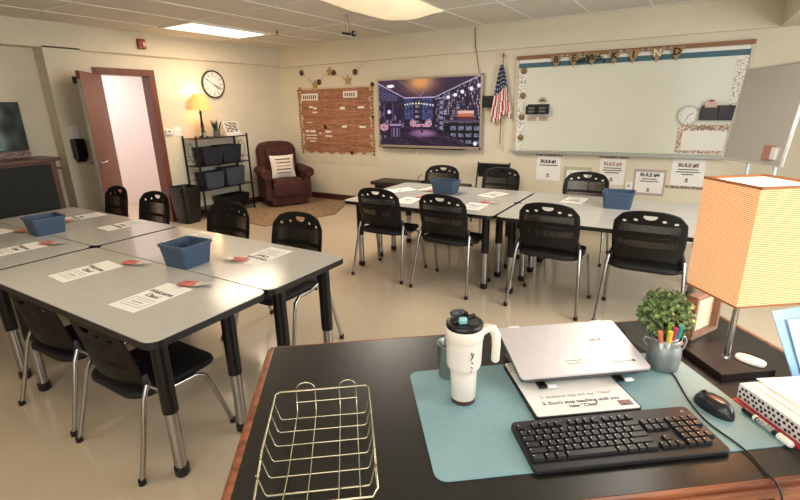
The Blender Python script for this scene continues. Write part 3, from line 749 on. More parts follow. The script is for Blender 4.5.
# mobile whiteboard
BL=Vector((.292,5.52,1.007)); TL=Vector((.37,5.582,1.805)); BR=Vector((.644,4.748,1.027)); TR=TL+BR-BL
eu=(BR-BL); ev=(TL-BL); en=eu.cross(ev).normalized()
if en.dot(Vector((0,0,1.55))-BL)<0: en=-en
eb=thing('easel_board','grey mobile whiteboard on legs standing at the far right','easel',(.468,5.13,0))
O=Vector((.468,5.13,0))
def slab(P,off0,off1): return [p+en*off0-O for p in P]+[p+en*off1-O for p in P]
m_=MB(); m_.add(slab([BL,BR,TR,TL],-.02,0),[(0,1,2,3),(4,7,6,5),(0,4,5,1),(1,5,6,2),(2,6,7,3),(3,7,4,0)]); m_.build('panel',mat('easel_grey','bdbab4',.3,var=.02),eb)
m_=MB(); P=[p-O for p in (BL,BR,TR,TL)]; m_.tube(P+[P[0]],.012,8); m_.build('frame',mat('easel_frame','d9d8d4',.3,metal=.3),eb)
for s in (.45,.88):
    a=P[0].lerp(P[1],s)-en*.03; b_=P[3].lerp(P[2],s)-en*.03
    MB().tube([(a.x,a.y,.06),tuple(a),tuple(b_)],.014,8).build('post',mat('easel_leg','c8d4dc',.3,metal=.2),eb)
    MB().tube([(a.x-en.x*.28,a.y-en.y*.28,.03),(a.x+en.x*.28,a.y+en.y*.28,.03)],.018,8).build('foot',M_silver,eb)
er=thing('eraser','pink and white eraser held at the lower corner of the mobile whiteboard','eraser',tuple(BR-eu*.22+ev*.10+en*.004))
q_=eu.normalized(); e2=ev.normalized(); RM=Matrix((q_,e2,en)).transposed()
MB().box((0,0,.018),(.12,.12,.036),RM).build('felt',mat('eraser_pink','b98078',.7),er,bevel=.012); MB().box(q_*.08+Vector((0,0,.015)),(.07,.10,.035),RM).build('clip',M_white,er,bevel=.01)
# ------------------------------------------------------------------ tables
def make_table(name,label,loc,h,lx=.66,ly=.21,dp=.60,lxl=None):
    t=thing(name,label,'table',loc,group='classroom tables')
    poly=rrect(1.524,dp,.05,5)
    MB().prism(poly,h-.004,h).build('top_surface',M_lam,t)
    MB().prism(rrect(1.530,dp+.006,.053,5),h-.032,h-.003).build('edge_band',M_edge,t)
    MB().b2((-.62,-.02,h-.06),(.62,.02,h-.032)).build('under_rail',M_blackm,t)
    for sx in (-1,1):
        if sx<0 and lxl: lx_,lx=lx,lxl
        elif lxl: lx=lx_
        for sy in (-1,1):
            lg=MB().tube([(sx*lx,sy*ly,.33),(sx*lx,sy*ly,h-.032)],.033,16).build('leg',M_blackm,t)
            MB().tube([(sx*lx,sy*ly,.045),(sx*lx,sy*ly,.335)],.027,16).build('leg_extension',M_chrome,lg)
            MB().lathe([(.025,0),(.032,.01),(.032,.05)],16,(sx*lx,sy*ly,0)).build('foot_cap',M_black,lg)
    return t
LZ,RZ_=.745,.69
LT=make_table('classroom_table','grey top folding table nearest the camera on the left, with two sheets and near chairs',(-2.33,1.085,0),LZ,.60,.17,.575,.71)
make_table('classroom_table','grey top table of the left group in front of the chair nearest the room centre',(-2.33,1.668,0),LZ,.69,.17,.575)
dup(LT,(-3.89,1.668,0),0,'grey top table of the left group nearest the open door')
dup(LT,(-3.89,1.085,0),0,'grey top table at the left photo edge, holding the near side sheets')
RT=make_table('classroom_table','white top table at the front left of the middle group, behind two chair backs',(-2.035,3.79,0),RZ_,.66,.17)
dup(RT,(-2.035,4.40,0),0,'white top table at the rear left of the middle group, nearest the screen')
dup(RT,(-.485,3.79,0),0,'white top table at the front right of the middle group, nearest the orange lamp')
dup(RT,(-.485,4.40,0),0,'white top table at the rear right of the middle group, nearest the whiteboard')
# ------------------------------------------------------------------ chairs
def holemat():
    m=mat('perforated_shell','0c0b0b',.5,var=.15,spec=.3); nt=m.node_tree; N=nt.nodes; L=nt.links
    b=N['Principled BSDF']; uv=N.new('ShaderNodeUVMap'); uv.uv_map='UVMap'
    sep=N.new('ShaderNodeSeparateXYZ'); L.new(uv.outputs[0],sep.inputs[0])
    def M(op,a,b_=None,c=None):
        n=N.new('ShaderNodeMath'); n.operation=op
        for k,vv in enumerate((a,b_,c)):
            if vv is None: continue
            if isinstance(vv,(int,float)): n.inputs[k].default_value=vv
            else: L.new(vv,n.inputs[k])
        return n.outputs[0]
    U,V=sep.outputs[0],sep.outputs[1]      # metres across and up
    # staggered mesh of little holes, rotated 45 degrees
    a=M('MULTIPLY',M('ADD',U,V),78.0); c=M('MULTIPLY',M('SUBTRACT',U,V),78.0)
    fa=M('ABSOLUTE',M('SUBTRACT',M('FRACT',a),.5)); fc=M('ABSOLUTE',M('SUBTRACT',M('FRACT',c),.5))
    hole=M('LESS_THAN',M('MAXIMUM',fa,fc),.27)
    # region of mesh
    inx=M('LESS_THAN',M('ABSOLUTE',U),.185)
    reg=M('MULTIPLY',M('GREATER_THAN',V,.125),M('LESS_THAN',V,.285))
    band=M('GREATER_THAN',M('ABSOLUTE',M('SUBTRACT',V,.185)),.012)
    hole=M('MULTIPLY',M('MULTIPLY',hole,inx),M('MULTIPLY',reg,band))
    def ell(cx,cy,rx,ry):
        dx=M('DIVIDE',M('SUBTRACT',U,cx),rx); dy=M('DIVIDE',M('SUBTRACT',V,cy),ry)
        return M('LESS_THAN',M('ADD',M('MULTIPLY',dx,dx),M('MULTIPLY',dy,dy)),1.0)
    slot=ell(0,.345,.042,.024); slot=M('MULTIPLY',slot,M('LESS_THAN',V,.353))
    for cx,cy in ((-.085,.318),(.085,.318),(-.155,.305),(.155,.305)):
        slot=M('MAXIMUM',slot,ell(cx,cy,.014,.0095))
    op=M('SUBTRACT',1.0,M('MAXIMUM',hole,slot)); L.new(op,b.inputs['Alpha'])
    return m
M_perf=holemat()
def make_chair(name,label,loc,rz,group):
    """faces +Y; rear feet at y=-.24"""
    t=thing(name,label,'chair',loc,rz,group)
    # seat: dished pad
    n=12; vs=[];fs=[]
    pl2=rrect(.45,.44,.10,6)
    rings=[(1.0,-.030),(1.0,-.012),(.985,-.002),(.93,.002),(.7,-.008),(.35,-.014),(.02,-.016)]
    m_=MB(); k=len(pl2)
    for a,z in rings:
        for x,y in pl2: vs.append((x*a,y*a+.045,.455+z+ (-.02*max(0,(y*a-.12)/.1)**2)))
    for r_ in range(len(rings)-1):
        for i in range(k): fs.append((r_*k+i,r_*k+(i+1)%k,(r_+1)*k+(i+1)%k,(r_+1)*k+i))
    fs.append(tuple(range(k))[::-1]); fs.append(tuple(range((len(rings)-1)*k,len(rings)*k)))
    m_.add(vs,fs,True).build('seat',mat('seat_fabric','0c0c0d',.75,var=.25,bump=.4,bscale=500),t)
    # back shell
    nu,nv=28,26; vs=[];fs=[];uvs=[]
    H=.385
    def pt(a,b_):    # a -1..1, b 0..1
        hwid=.205+.020*math.sin(b_*PI*.75)
        s=a*hwid
        vv=b_*H
        top=H-.055*abs(a)**2.6-.03*max(0,abs(a)-.8)/.2
        bot=.035*(1-abs(a)**3)**1.0
        v=bot+(top-bot)*b_
        y=-.165-.055*(v/H)+.055*abs(a)**2.2*(1-.35*b_)
        return (s,y,.475+v),(s,v)
    for j in range(nv+1):
        for i in range(nu+1):
            p,q=pt(i/nu*2-1,j/nv); vs.append(p); uvs.append(q)
    for j in range(nv):
        for i in range(nu): k=j*(nu+1)+i; fs.append((k,k+1,k+nu+2,k+nu+1))
    me=bpy.data.meshes.new('backrest'); me.from_pydata(vs,[],fs); ul=me.uv_layers.new(name='UVMap')
    for p in me.polygons:
        p.use_smooth=True
        for l in p.loop_indices: ul.data[l].uv=uvs[me.loops[l].vertex_index]
    me.materials.append(M_perf); o=bpy.data.objects.new('backrest',me); COL.objects.link(o); o.parent=t
    so=o.modifiers.new('s','SOLIDIFY'); so.thickness=.007; so.offset=0
    for s in (-1,1):
        MB().tube([(s*.212,-.115,.56),(s*.225,-.115,.50),(s*.232,-.10,.455)],[.014,.019,.017],10).build('back_bracket',M_black,t)
        fr_=MB().tube([(s*.232,-.12,.51),(s*.240,-.15,.44),(s*.256,-.195,.22),(s*.27,-.24,.02)],.0115,10).build('rear_leg',M_chrome,t)
        MB().lathe([(.016,0),(.016,.03)],10,(s*.271,-.242,0)).build('foot_cap',M_black,fr_)
        fr_=MB().tube([(s*.235,-.12,.50),(s*.237,-.08,.445),(s*.238,0,.425),(s*.24,.10,.425),(s*.245,.145,.40),(s*.255,.175,.30),(s*.265,.21,.15),(s*.27,.24,.02)],.0115,10).build('front_leg',M_chrome,t)
        MB().lathe([(.016,0),(.016,.03)],10,(s*.271,.242,0)).build('foot_cap',M_black,fr_)
    MB().tube([(-.238,.04,.418),(.238,.04,.418)],.010,8).tube([(-.238,-.06,.418),(.238,-.06,.418)],.010,8).build('cross_bar',M_blackm,t)
    return t
R_=math.radians
ch=make_chair('mesh_chair','black mesh back chair at the left end of the middle tables near side',(-2.345,3.60,0),R_(1),'chairs round the middle tables')
def chair(x,y,rz,label,grp,scale=None): return dup(ch,(x,y,0),R_(rz),label,grp,scale)
G1='chairs round the middle tables'; G2='chairs round the left tables'
chair(-1.675,3.57,-2,'black mesh back chair in front of the blue bin on the middle tables',G1)
chair(-.81,3.59,-1,'black mesh back chair seen right above the closed laptop, second from the lamp shade',G1)
chair(-.15,3.60,0,'black mesh back chair partly hidden by the orange lamp shade',G1)
chair(-2.50,4.90,183,'black chair on the far side of the middle tables right below the screen',G1)
chair(-1.80,4.98,178,'black chair on the far side of the middle tables in front of the folding chair',G1)
chair(-.86,4.94,180,'black chair on the far side of the middle tables in front of the rule posters',G1)
chair(-2.17,2.03,180,'black chair behind the left tables at their right end',G2,(1,1,1.03))
chair(-2.90,2.07,183,'black chair behind the left tables in front of the trash can and shelf',G2,(1,1,1.03))
chair(-3.91,2.10,180,'black chair behind the left tables just right of the doorway',G2,(1,1,1.03))
chair(-4.56,2.12,176,'black chair behind the left tables in front of the open door leaf',G2,(1,1,1.03))
chair(-2.10,1.03,0,'black chair tucked under the near left table, right one of two',G2,(1,1,.82))
chair(-2.72,1.03,2,'black chair tucked under the near left table at the photo edge',G2,(1,1,.82))
# ------------------------------------------------------------------ on the tables
def table_bin(label,x,y,z,rz,w_=.30,d_=.20,h_=.13):
    return tub('storage_bin',label,'bin',(x,y,z),w_,d_,h_,.86,M_bluebin,R_(rz))
table_bin('blue plastic bin on the nearest left table',-2.27,1.45,LZ,94,.19,.20,.125)
table_bin('blue plastic bin on the far left table near the cabinet',-3.80,1.40,LZ,86,.20,.20,.12)
table_bin('blue plastic bin on the middle tables between two chair backs',-2.07,4.27,RZ_,2,.25,.20,.13)
table_bin('blue plastic bin on the middle tables left of the lamp shade',-.45,4.27,RZ_,4,.24,.20,.14)
def note(label,x,y,z,rz):
    t=thing('welcome_sheet',label,'paper',(x,y,z),R_(rz),'welcome sheets on the tables')
    return t
WS=None
def sheet(label,x,y,z,rz,pk=True,pl=None):
    global WS
    if WS is None:
        t=thing('welcome_sheet',label,'paper',(x,y,z+.0005),R_(rz),'welcome sheets on the tables')
        MB().b2((-.093,-.148,0),(.093,.145,.0012)).build('sheet',M_paper,t)
        text('heading','Welcome',.042,M_ink,t,T(0,.045,.0014),.0003,bold=.001); text('subheading','Class!',.040,M_ink,t,T(0,.003,.0014),.0003,bold=.001)
        s=MB()
        for a,b_ in (((-.07,-.11),(.07,-.107)),((-.07,-.033),(.07,-.03)),((-.07,-.11),(-.067,-.03)),((.067,-.11),(.07,-.03)),((-.05,-.092),(.05,-.089)),((-.05,-.05),(.05,-.047)),((-.04,-.075),(.04,-.068))): s.b2((*a,.0012),(*b_,.0016))
        s.build('printed_box',M_grey,t); WS=t
    else: t=dup(WS,(x,y,z+.0005),R_(rz),label)
    return t
CP=None
def candy(label,x,y,z,rz):
    global CP
    if CP is None:
        t=thing('candy_packet',label,'candy',(x,y,z),R_(rz),'candy packets on the tables')
        n=8;vs=[];fs=[]
        for sd in (-1,1):
            for j in range(n+1):
                for i in range(n+1):
                    a=i/n*2-1;b_=j/n*2-1; vs.append((a*.045,b_*.03,.008+sd*.008*(1-a*a)*(1-b_*b_)+.002*math.sin(5*a+4*b_)))
        for sd in (0,1):
            for j in range(n):
                for i in range(n): k=sd*(n+1)**2+j*(n+1)+i; q=(k,k+1,k+n+2,k+n+1); fs.append(q if sd else q[::-1])
        MB().add(vs,fs,True).build('wrapper',M_red,t)
        MB().add([(.03,-.035,.004),(.11,-.02,.012),(.12,.02,.006),(.04,.03,.010)],[(0,1,2,3),(3,2,1,0)]).build('clear_bag',mat('bag_white','cfcac2',.25,var=.2,scale=60),t)
        CP=t
    else: t=dup(CP,(x,y,z),R_(rz),label)
    return t
zl=LZ+.0005; zr=RZ_+.0005
sheet('welcome sheet on the near left table, close to the table front right corner',-1.99,1.07,LZ,2)
sheet('welcome sheet on the near left table, left of the blue bin',-2.65,1.11,LZ,-3)
sheet('welcome sheet on the left tables, right of the blue bin at the table end',-2.0,1.74,LZ,180)
sheet('welcome sheet behind the nearest blue bin on the left tables',-2.72,1.78,LZ,176)
sheet('welcome sheet in the reflection of the bright doorway on the left tables',-3.52,1.78,LZ,177)
sheet('welcome sheet at the far corner of the left tables near the door leaf',-4.12,1.78,LZ,174)
sheet('welcome sheet on the leftmost table, in front of the far blue bin',-3.50,1.10,LZ,-2)
sheet('welcome sheet on the leftmost table, cut by the photo edge',-4.15,1.16,LZ,4)
sheet('welcome sheet on the middle tables behind the leftmost chair back',-2.58,4.22,RZ_,150)
sheet('welcome sheet on the middle tables beside the blue bin, screen side',-2.30,4.42,RZ_,170)
sheet('welcome sheet on the middle tables just over the leftmost chair back',-2.22,3.76,RZ_,5)
sheet('welcome sheet on the middle tables right of the second chair back',-1.55,3.78,RZ_,3)
sheet('welcome sheet on the middle tables next to the seam between tables',-1.60,4.38,RZ_,165)
sheet('welcome sheet on the middle tables in front of the far right chair',-.83,4.42,RZ_,178)
candy('red candy packet on the near sheet by the front right corner',-1.97,1.24,LZ+.003,25)
candy('red candy packet between the near left sheet and the blue bin',-2.55,1.29,LZ+.003,20)
candy('red candy packet beside the sheet at the table end',-2.05,1.62,LZ+.003,200)
candy('red candy packet in the clear bag behind the far blue bin',-4.03,1.62,LZ+.003,100)
candy('red candy packet on the sheet before the far blue bin',-3.45,1.26,LZ+.003,20)
candy('red candy packet at the left photo edge on the table',-4.0,1.32,LZ+.003,30)
candy('red candy packet over the leftmost middle chair back',-2.18,3.92,RZ_+.003,20)
candy('red candy packet by the second middle chair back',-1.52,3.95,RZ_+.003,10)
candy('red candy packet beside the screen side sheet',-2.24,4.28,RZ_+.003,190)
# ------------------------------------------------------------------ teacher desk (its own rotated frame)
DA=R_(37.9); DO=Vector((-1.146,.985,0)); DZT=.76
def D(u,v,z=DZT): return (DO.x+u*math.cos(DA)-v*math.sin(DA), DO.y+u*math.sin(DA)+v*math.cos(DA), z)
DL,DD=1.69,.775
dk=thing('teacher_desk','large black topped wooden desk in the foreground','desk',D(0,0,0),DA)
M_dw=mat('desk_wood','6e3a26',.35,var=.25,scale=5,stretch=(1,8,8),color2='a0603f')
MB().b2((.015,-DD+.015,DZT-.03),(DL-.015,-.006,DZT)).build('desktop',mat('desk_black','15130f',.33,var=.2,scale=50,bump=.06,bscale=300,spec=.5),dk)
f=MB(); f.b2((0,-DD,DZT-.04),(.015,0,DZT+.001)); f.b2((DL-.015,-DD,DZT-.04),(DL,0,DZT+.001)); f.b2((.015,-DD,DZT-.04),(DL-.015,-DD+.015,DZT+.001)); f.b2((.015,-.006,DZT-.04),(DL-.015,0,DZT+.001))
f.b2((.0,-DD-.012,DZT-.028),(DL,-DD,DZT-.008)); f.b2((-.010,-DD,DZT-.028),(0,0,DZT-.008))
f.build('edge_moulding',M_dw,dk,bevel=.004)
for u0 in (.04,1.25): MB().b2((u0,-DD+.05,.0),(u0+.40,-.04,DZT-.04)).build('pedestal',M_dw,dk)
MB().b2((.44,-.07,.2),(1.25,-.05,DZT-.04)).build('modesty_panel',M_dw,dk)
# blue mat
mt=thing('desk_mat','pale teal blue desk mat lying on the black desk','mat',D(.885,-.455),DA)
MB().prism(rrect(.86,.445,.03,5),0,.003).build('surface',mat('mat_teal','7d9fa5',.55,var=.03,scale=60,bump=.1,bscale=400),mt)
ZM=DZT+.003
# wire tray
wt=thing('wire_tray','silver wire letter tray on the left of the desk','tray',D(.20,-.50),DA)
M_wire=mat('wire_chrome','c9c2a8',.25,metal=.9); r_=.0018
x0,x1,y0,y1,zt=-.124,.126,-.178,.125,.062
def P_(x,y,z): return (x,y,z)
MB().tube([(x0,y0-.03,.035),(x0,y0+.02,zt*.75),(x0,y0+.08,zt),(x0,y1-.01,zt),(x0+.01,y1,zt),(x1-.01,y1,zt),(x1,y1-.01,zt),(x1,y0+.08,zt),(x1,y0+.02,zt*.75),(x1,y0-.03,.035),(x1-.01,y0-.037,.02),(x0+.01,y0-.037,.02)],.0028,8,closed=True).build('rim_wire',M_wire,wt)
for k in range(6):
    y=.083-.0505*k; h=zt
    pts=[(x0,y,h),(x0+.012,y,.012),(x0+.018,y,.006),(x1-.018,y,.006),(x1-.012,y,.012),(x1,y,h)]
    MB().tube(pts,.0024 if k==5 else r_,6).build('cross_wire',M_wire,wt)
for x in (-.07,-.02,.045,.09):
    MB().tube([(x,y1,zt),(x,y1-.004,.03),(x,y1-.015,.004),(x,-.1,.0035),(x,y0-.037,.02)],r_,6).build('long_wire',M_wire,wt)
MB().tube([(-.072,y1-.005,.03),(.092,y1-.005,.03)],r_,6).build('back_wire',M_wire,wt)
for xa,xb in ((-.07,-.02),(.045,.09)):
    c_=(xa+xb)/2; R0=(xb-xa)/2
    MB().tube([(xa,y1,.03),(xa,y1,zt)]+[(c_-R0*math.cos(a),y1,zt+.002+R0*.9*math.sin(a)) for a in [PI*i/8 for i in range(9)]]+[(xb,y1,zt),(xb,y1,.03)],r_,6).build('stacking_loop',M_wire,wt)
# tumbler
tb=thing('tumbler','large white travel tumbler with handle and black lid on the mat','tumbler',D(.586,-.392,ZM),DA)
M_tw=mat('tumbler_white','e6dccf',.35,var=.02)
MB().lathe([(.031,.012),(.034,.014),(.036,.09),(.038,.10),(.045,.112),(.047,.12),(.049,.19),(.0495,.192),(.051,.194),(.051,.222),(.049,.226),(.045,.226)],40).build('body',M_tw,tb)
MB().lathe([(.029,0),(.0335,.002),(.034,.015)],40).build('base_ring',mat('tumbler_brown','4a2c24',.4),tb)
MB().lathe([(.047,.224),(.049,.228),(.049,.238),(.045,.241),(.035,.239),(.0,.237)],40).build('lid',M_black,tb)
MB().tube([(.045,0,.205),(.062,0,.216),(.078,0,.212),(.088,0,.19),(.089,0,.16),(.088,0,.118),(.086,0,.112)],[.013,.013,.013,.013,.012,.0115,.008],12).build('handle',M_tw,tb)
MB().tube([(-.03,0,.238),(.028,.0,.256),],[.006,.006],8).tube([(0,0,.238),(.002,-.004,.268)],.006,8).build('lid_flap',M_black,tb)
MB().box((-.008,-.012,.248),(.022,.014,.018),RX(20).to_3x3()).build('mouth_piece',mat('aqua','8fc2c4',.4),tb,bevel=.004)
MB().lathe([(.022,.0),(.024,.006),(.018,.012)],16,(-.012,.022,.250),sy=.55).build('flip_cap',mat('lid_grey','3a3c40',.3),tb)
s=MB(); RR=.0498
def onb(a,z,r=RR): a=math.radians(a); return Vector((r*math.cos(a),r*math.sin(a),z))
for (a0,z0,a1,z1) in ((-82,.172,-78,.158),(-78,.158,-84,.15),(-74,.17,-78,.158),(-80,.145,-76,.14),(-82,.13,-77,.127),(-80,.12,-76,.118),(-82,.11+.004,-78,.112)):
    pa,pb=onb(a0,z0,.050 if z0>.12 else .0475),onb(a1,z1,.050 if z1>.12 else .0475); s.tube([pa,pb],.0012,5)
s.build('mark',M_ink,tb)
# grey cup
gc=thing('tin_cup','grey green metal cup standing just behind the white tumbler','cup',D(.578,-.262,DZT),DA)
MB().lathe([(.032,0),(.034,.003),(.040,.108),(.042,.11),(.040,.112),(.037,.108),(.031,.006),(0,.005)],28).build('body',mat('tin_green','8b948d',.3,metal=.6),gc)
MB().b2((.01,-.045,.0),(.025,-.03,.03)).build('tag',M_black,gc)
# document on a tray under laptop
pg=thing('rules_document','printed sheet on a black clipboard sticking out under the laptop','paper',D(.897,-.378,ZM),DA)
MB().prism(rrect(.295,.27,.012,4),0,.010).build('clipboard',M_black,pg)
MB().prism(rrect(.285,.262,.006,3),.010,.0115).build('sheet',M_paper,pg)
MI=mat('ink_navy','2b3052',.7); MG=mat('ink_grey','8c8c86',.7)
text('line_two','2. Students clap and say, "Okay"',.0160,MG,pg,T(.0,-.055,.0118),.0002)
text('line_three','3. Don\'t stop teaching until you',.0170,MI,pg,T(-.0,-.083,.0118),.0002,bold=.0003)
text('line_four','hear "Class"',.0170,MI,pg,T(.0,-.101,.0118),.0002,bold=.0003)
MB().b2((.095,-.118,.0115),(.132,-.095,.0119)).build('photo_print',mat('photo_print','4a4256',.5,var=.6,scale=160,color2='b08a80'),pg)
raster('dotted_corner',.035,.05,8,12,dots(8,8,12),attrmat('printed'),pg,T(-.122,.075,.0118)@RX(-90))
MB().b2((-.118,.085,.0120),(-.098,.122,.0123)).build('pink_patch',mat('pink_patch','c88a84',.7),pg)
# laptop stand + laptop
tilt=math.degrees(math.asin(.045/.225))
LM=T(*(0,0,0))
st=thing('laptop_stand','low folding stand under the closed laptop with two front hooks','stand',D(.945,-.30,ZM),DA)
# clears the document: feet outside it
for s in (-1,1):
    m_=MB().tube([(s*.165,-.075,.028),(s*.165,.10,.060)],.006,8).tube([(s*.165,-.04,.006),(s*.165,.11,.006)],.006,8).tube([(s*.165,.02,.006),(s*.165,.075,.056)],.005,8)
    m_.build('side_arm',mat('stand_grey','4a4c50',.4,metal=.4),st)
    MB().b2((s*.115-.004,-.110,.022),(s*.115+.022,-.096,.028)).build('hook_tip',M_white,st,bevel=.003)
    MB().b2((s*.115-.028,-.104,.020),(s*.115-.004,-.060,.027)).build('hook',M_black,st)
MB().tube([(-.165,-.075,.028),(.165,-.075,.028)],.005,8).tube([(-.165,.095,.060),(.165,.095,.060)],.005,8).build('cross_bar',mat('stand_grey','4a4c50'),st)
lpz=.803-DZT
lt=thing('laptop','closed silver laptop resting tilted on its stand','laptop',D(.947,-.391,.799),DA,rot=(0,0,0))
lt.rotation_euler=(Matrix.Rotation(DA,3,'Z')@Matrix.Rotation(math.radians(tilt),3,'X')).to_euler()
M_al=mat('laptop_silver','cdc6c8',.35,metal=.25,var=.02)
MB().prism(rrect(.388,.225,.010,4,0,.1125),0,.009).build('base',mat('laptop_dark','55565a',.4,metal=.4),lt)
MB().prism(rrect(.390,.226,.010,4,0,.1125),.0095,.016).build('lid',M_al,lt)
for s in (-1,1): MB().b2((s*.14-.018,.222,.004),(s*.14+.018,.230,.0165)).build('hinge_cover',M_white,lt)
text('logo','acer',.024,mat('logo_grey','5c5c62',.6),lt,T(.09,.135,.0162)@RZ(180),.0002)
text('chromebook_mark','chromebook',.012,mat('logo_grey','7c7c80'),lt,T(.125,.035,.0162)@RZ(180),.0001)
MB().lathe([(.005,0),(.005,.0004)],14,(.160,.036,.0160)).build('round_mark',mat('logo_grey','7c7c80'),lt)
MB().prism(rrect(.085,.032,.004,3,-.02,.048),.0161,.0165).build('asset_sticker',M_paper,lt)
s=MB(); s.b2((-.045,.052,.0165),(.008,.055,.0167)); s.b2((-.04,.041,.0165),(.0,.044,.0167)); s.build('sticker_print',M_grey,lt)
# keyboard
kb=thing('keyboard','black full size computer keyboard at the front of the teal mat','keyboard',D(.913,-.606,ZM),DA)
m_=MB(); pl3=rrect(.478,.165,.014,4); n=len(pl3)
lo=[(x,y,0) for x,y in pl3]; hi=[(x*.995,y*.98,.010+.006*(y>0)) for x,y in pl3]
m_.add(lo+hi,[tuple(range(n))[::-1],tuple(range(n,2*n))]+[(i,(i+1)%n,n+(i+1)%n,n+i) for i in range(n)])
m_.build('case',mat('kb_black','121316',.45),kb,bevel=.002)
M_key=mat('key_black','17181b',.4,var=.1); M_leg=mat('key_legend','d8dce0',.5)
def keymesh(w_):
    h_=.0178; a=w_/2;b_=h_/2; 
    vs=[(-a,-b_,0),(a,-b_,0),(a,b_,0),(-a,b_,0),(-a+.0022,-b_+.002,.007),(a-.0022,-b_+.002,.007),(a-.0022,b_-.0015,.0075),(-a+.0022,b_-.0015,.0075)]
    return vs,[(3,2,1,0),(4,5,6,7),(0,1,5,4),(1,2,6,5),(2,3,7,6),(3,0,4,7)]
KM={}
def key(x,y,w_):
    k=round(w_,4)
    if k not in KM:
        vs,fs=keymesh(w_-.0015); me=bpy.data.meshes.new('key'); me.from_pydata(vs+[(-w_/2+.0045,.0025,.0078),(-w_/2+.0072,.0025,.0078),(-w_/2+.0072,.0048,.0079),(-w_/2+.0045,.0048,.0079)],[],fs+[(8,9,10,11)])
        me.materials.append(M_key); me.materials.append(M_leg); me.polygons[6].material_index=1; KM[k]=me
    o=bpy.data.objects.new('key',KM[k]); COL.objects.link(o); o.parent=kb; o.location=(x,y,.0115+.004*(y/.16+.5))
K=.0204; X0k=-.2320
rows=[(.030,[1]*13+[2]),(.0105,[1.5]+[1]*12+[1.5]),(-.0090,[1.75]+[1]*11+[2.25]),(-.0285,[2.25]+[1]*10+[2.75]),(-.048,[1.5,1.25,1.25,6,1.25,1.25,1,1.5])]
for y,ws in rows:
    x=X0k
    for w_ in ws: key(x+w_*K/2,y,w_*K); x+=w_*K
for i,off in enumerate((0,1.8,2.8,3.8,4.8,6.5,7.5,8.5,9.5,11,12,13,14)):
    key(X0k+(off+.5)*K,.054,K*.92)
for r_i,y in enumerate((.030,.0105)):
    for i in range(3): key(X0k+(15.3+i+.5)*K,y,K)
key(X0k+(16.3+.5)*K,-.0285,K)
for i in range(3): key(X0k+(15.3+i+.5)*K,-.048,K)
for y in (.030,.0105,-.009,-.0285,-.048):
    for i in range(4):
        if i==3 and y in (-.009,-.048): continue
        xx=X0k+(18.6+i+.5)*K*1.0
        key(xx,y,K)
s=MB()
for i in range(9): s.b2((-.18+i*.022,.068,.016),(-.170+i*.022,.071,.0168))
s.build('media_buttons',mat('media_grey','5f6a70',.4),kb)
text('mark','G',.010,M_leg,kb,T(.214,.060,.0168),.0002)
# mouse
mo=thing('computer_mouse','dark grey black computer mouse on the right of the teal mat','mouse',D(1.235,-.528,ZM),DA+R_(8))
n=14;vs=[];fs=[]
for j in range(n+1):
    ph=j/n*PI/2
    for i in range(28):
        a=i/28*2*PI; w_=.031*(1+.08*math.sin(a)); L_=.056
        r__=math.cos(ph)**.55
        vs.append((math.cos(a)*w_*r__,math.sin(a)*L_*r__,.036*math.sin(ph)*(1-.18*math.sin(a)*math.cos(ph))))
for j in range(n):
    for i in range(28): fs.append((j*28+i,j*28+(i+1)%28,(j+1)*28+(i+1)%28,(j+1)*28+i))
fs.append(tuple(range(28))[::-1])
MB().add(vs,fs,True).build('shell',mat('mouse_dark','1f2226',.28),mo)
MB().tube([(0,.018,.0345),(0,.036,.030),(0,.048,.022)],.0012,6).build('button_gap',M_black,mo)
MB().lathe([(.0,-.003),(.008,-.003),(.008,.003),(0,.003)],14).xf(T(0,.033,.028)@RY(90)).build('scroll_wheel',M_black,mo)
MB().add([(.012,-.050,.014),(-.012,-.050,.014),(-.008,-.054,.008),(.008,-.054,.008)],[(0,1,2,3),(3,2,1,0)]).build('rear_mark',M_grey,mo)
# cable
cp=[(1.262,-.03),(1.25,-.09),(1.232,-.16),(1.165+.07,-.20),(1.243,-.29),(1.235,-.37),(1.214,-.43),(1.190,-.50),(1.178,-.56),(1.178,-.60),(1.187,-.655),(1.188,-.70),(1.178,-.75),(1.174,-.78)]
def cat(ps,n=6):
    out=[]
    for i in range(len(ps)-1):
        p0=ps[max(i-1,0)];p1=ps[i];p2=ps[i+1];p3=ps[min(i+2,len(ps)-1)]
        for k in range(n):
            t_=k/n; out.append(tuple(.5*((2*b_)+(-a+c_)*t_+(2*a-5*b_+4*c_-d_)*t_**2+(-a+3*b_-3*c_+d_)*t_**3) for a,b_,c_,d_ in zip(p0,p1,p2,p3)))
    out.append(ps[-1]); return out
cc_=[(u,v,ZM+.0025 if (v<-.24 and v>-.67) else DZT+.0045) for u,v in cp]
cc_[0]=(1.262,-.03,DZT+.008)
cc_+= [(1.173,-.80,DZT-.02),(1.173,-.812,DZT-.10),(1.18,-.815,DZT-.3)]
cv=tag(MB().tube([D(*p) for p in cat(cc_)],.0022,8).build('usb_cable',M_black),'thin black cable snaking from behind the laptop past the mouse','cable')
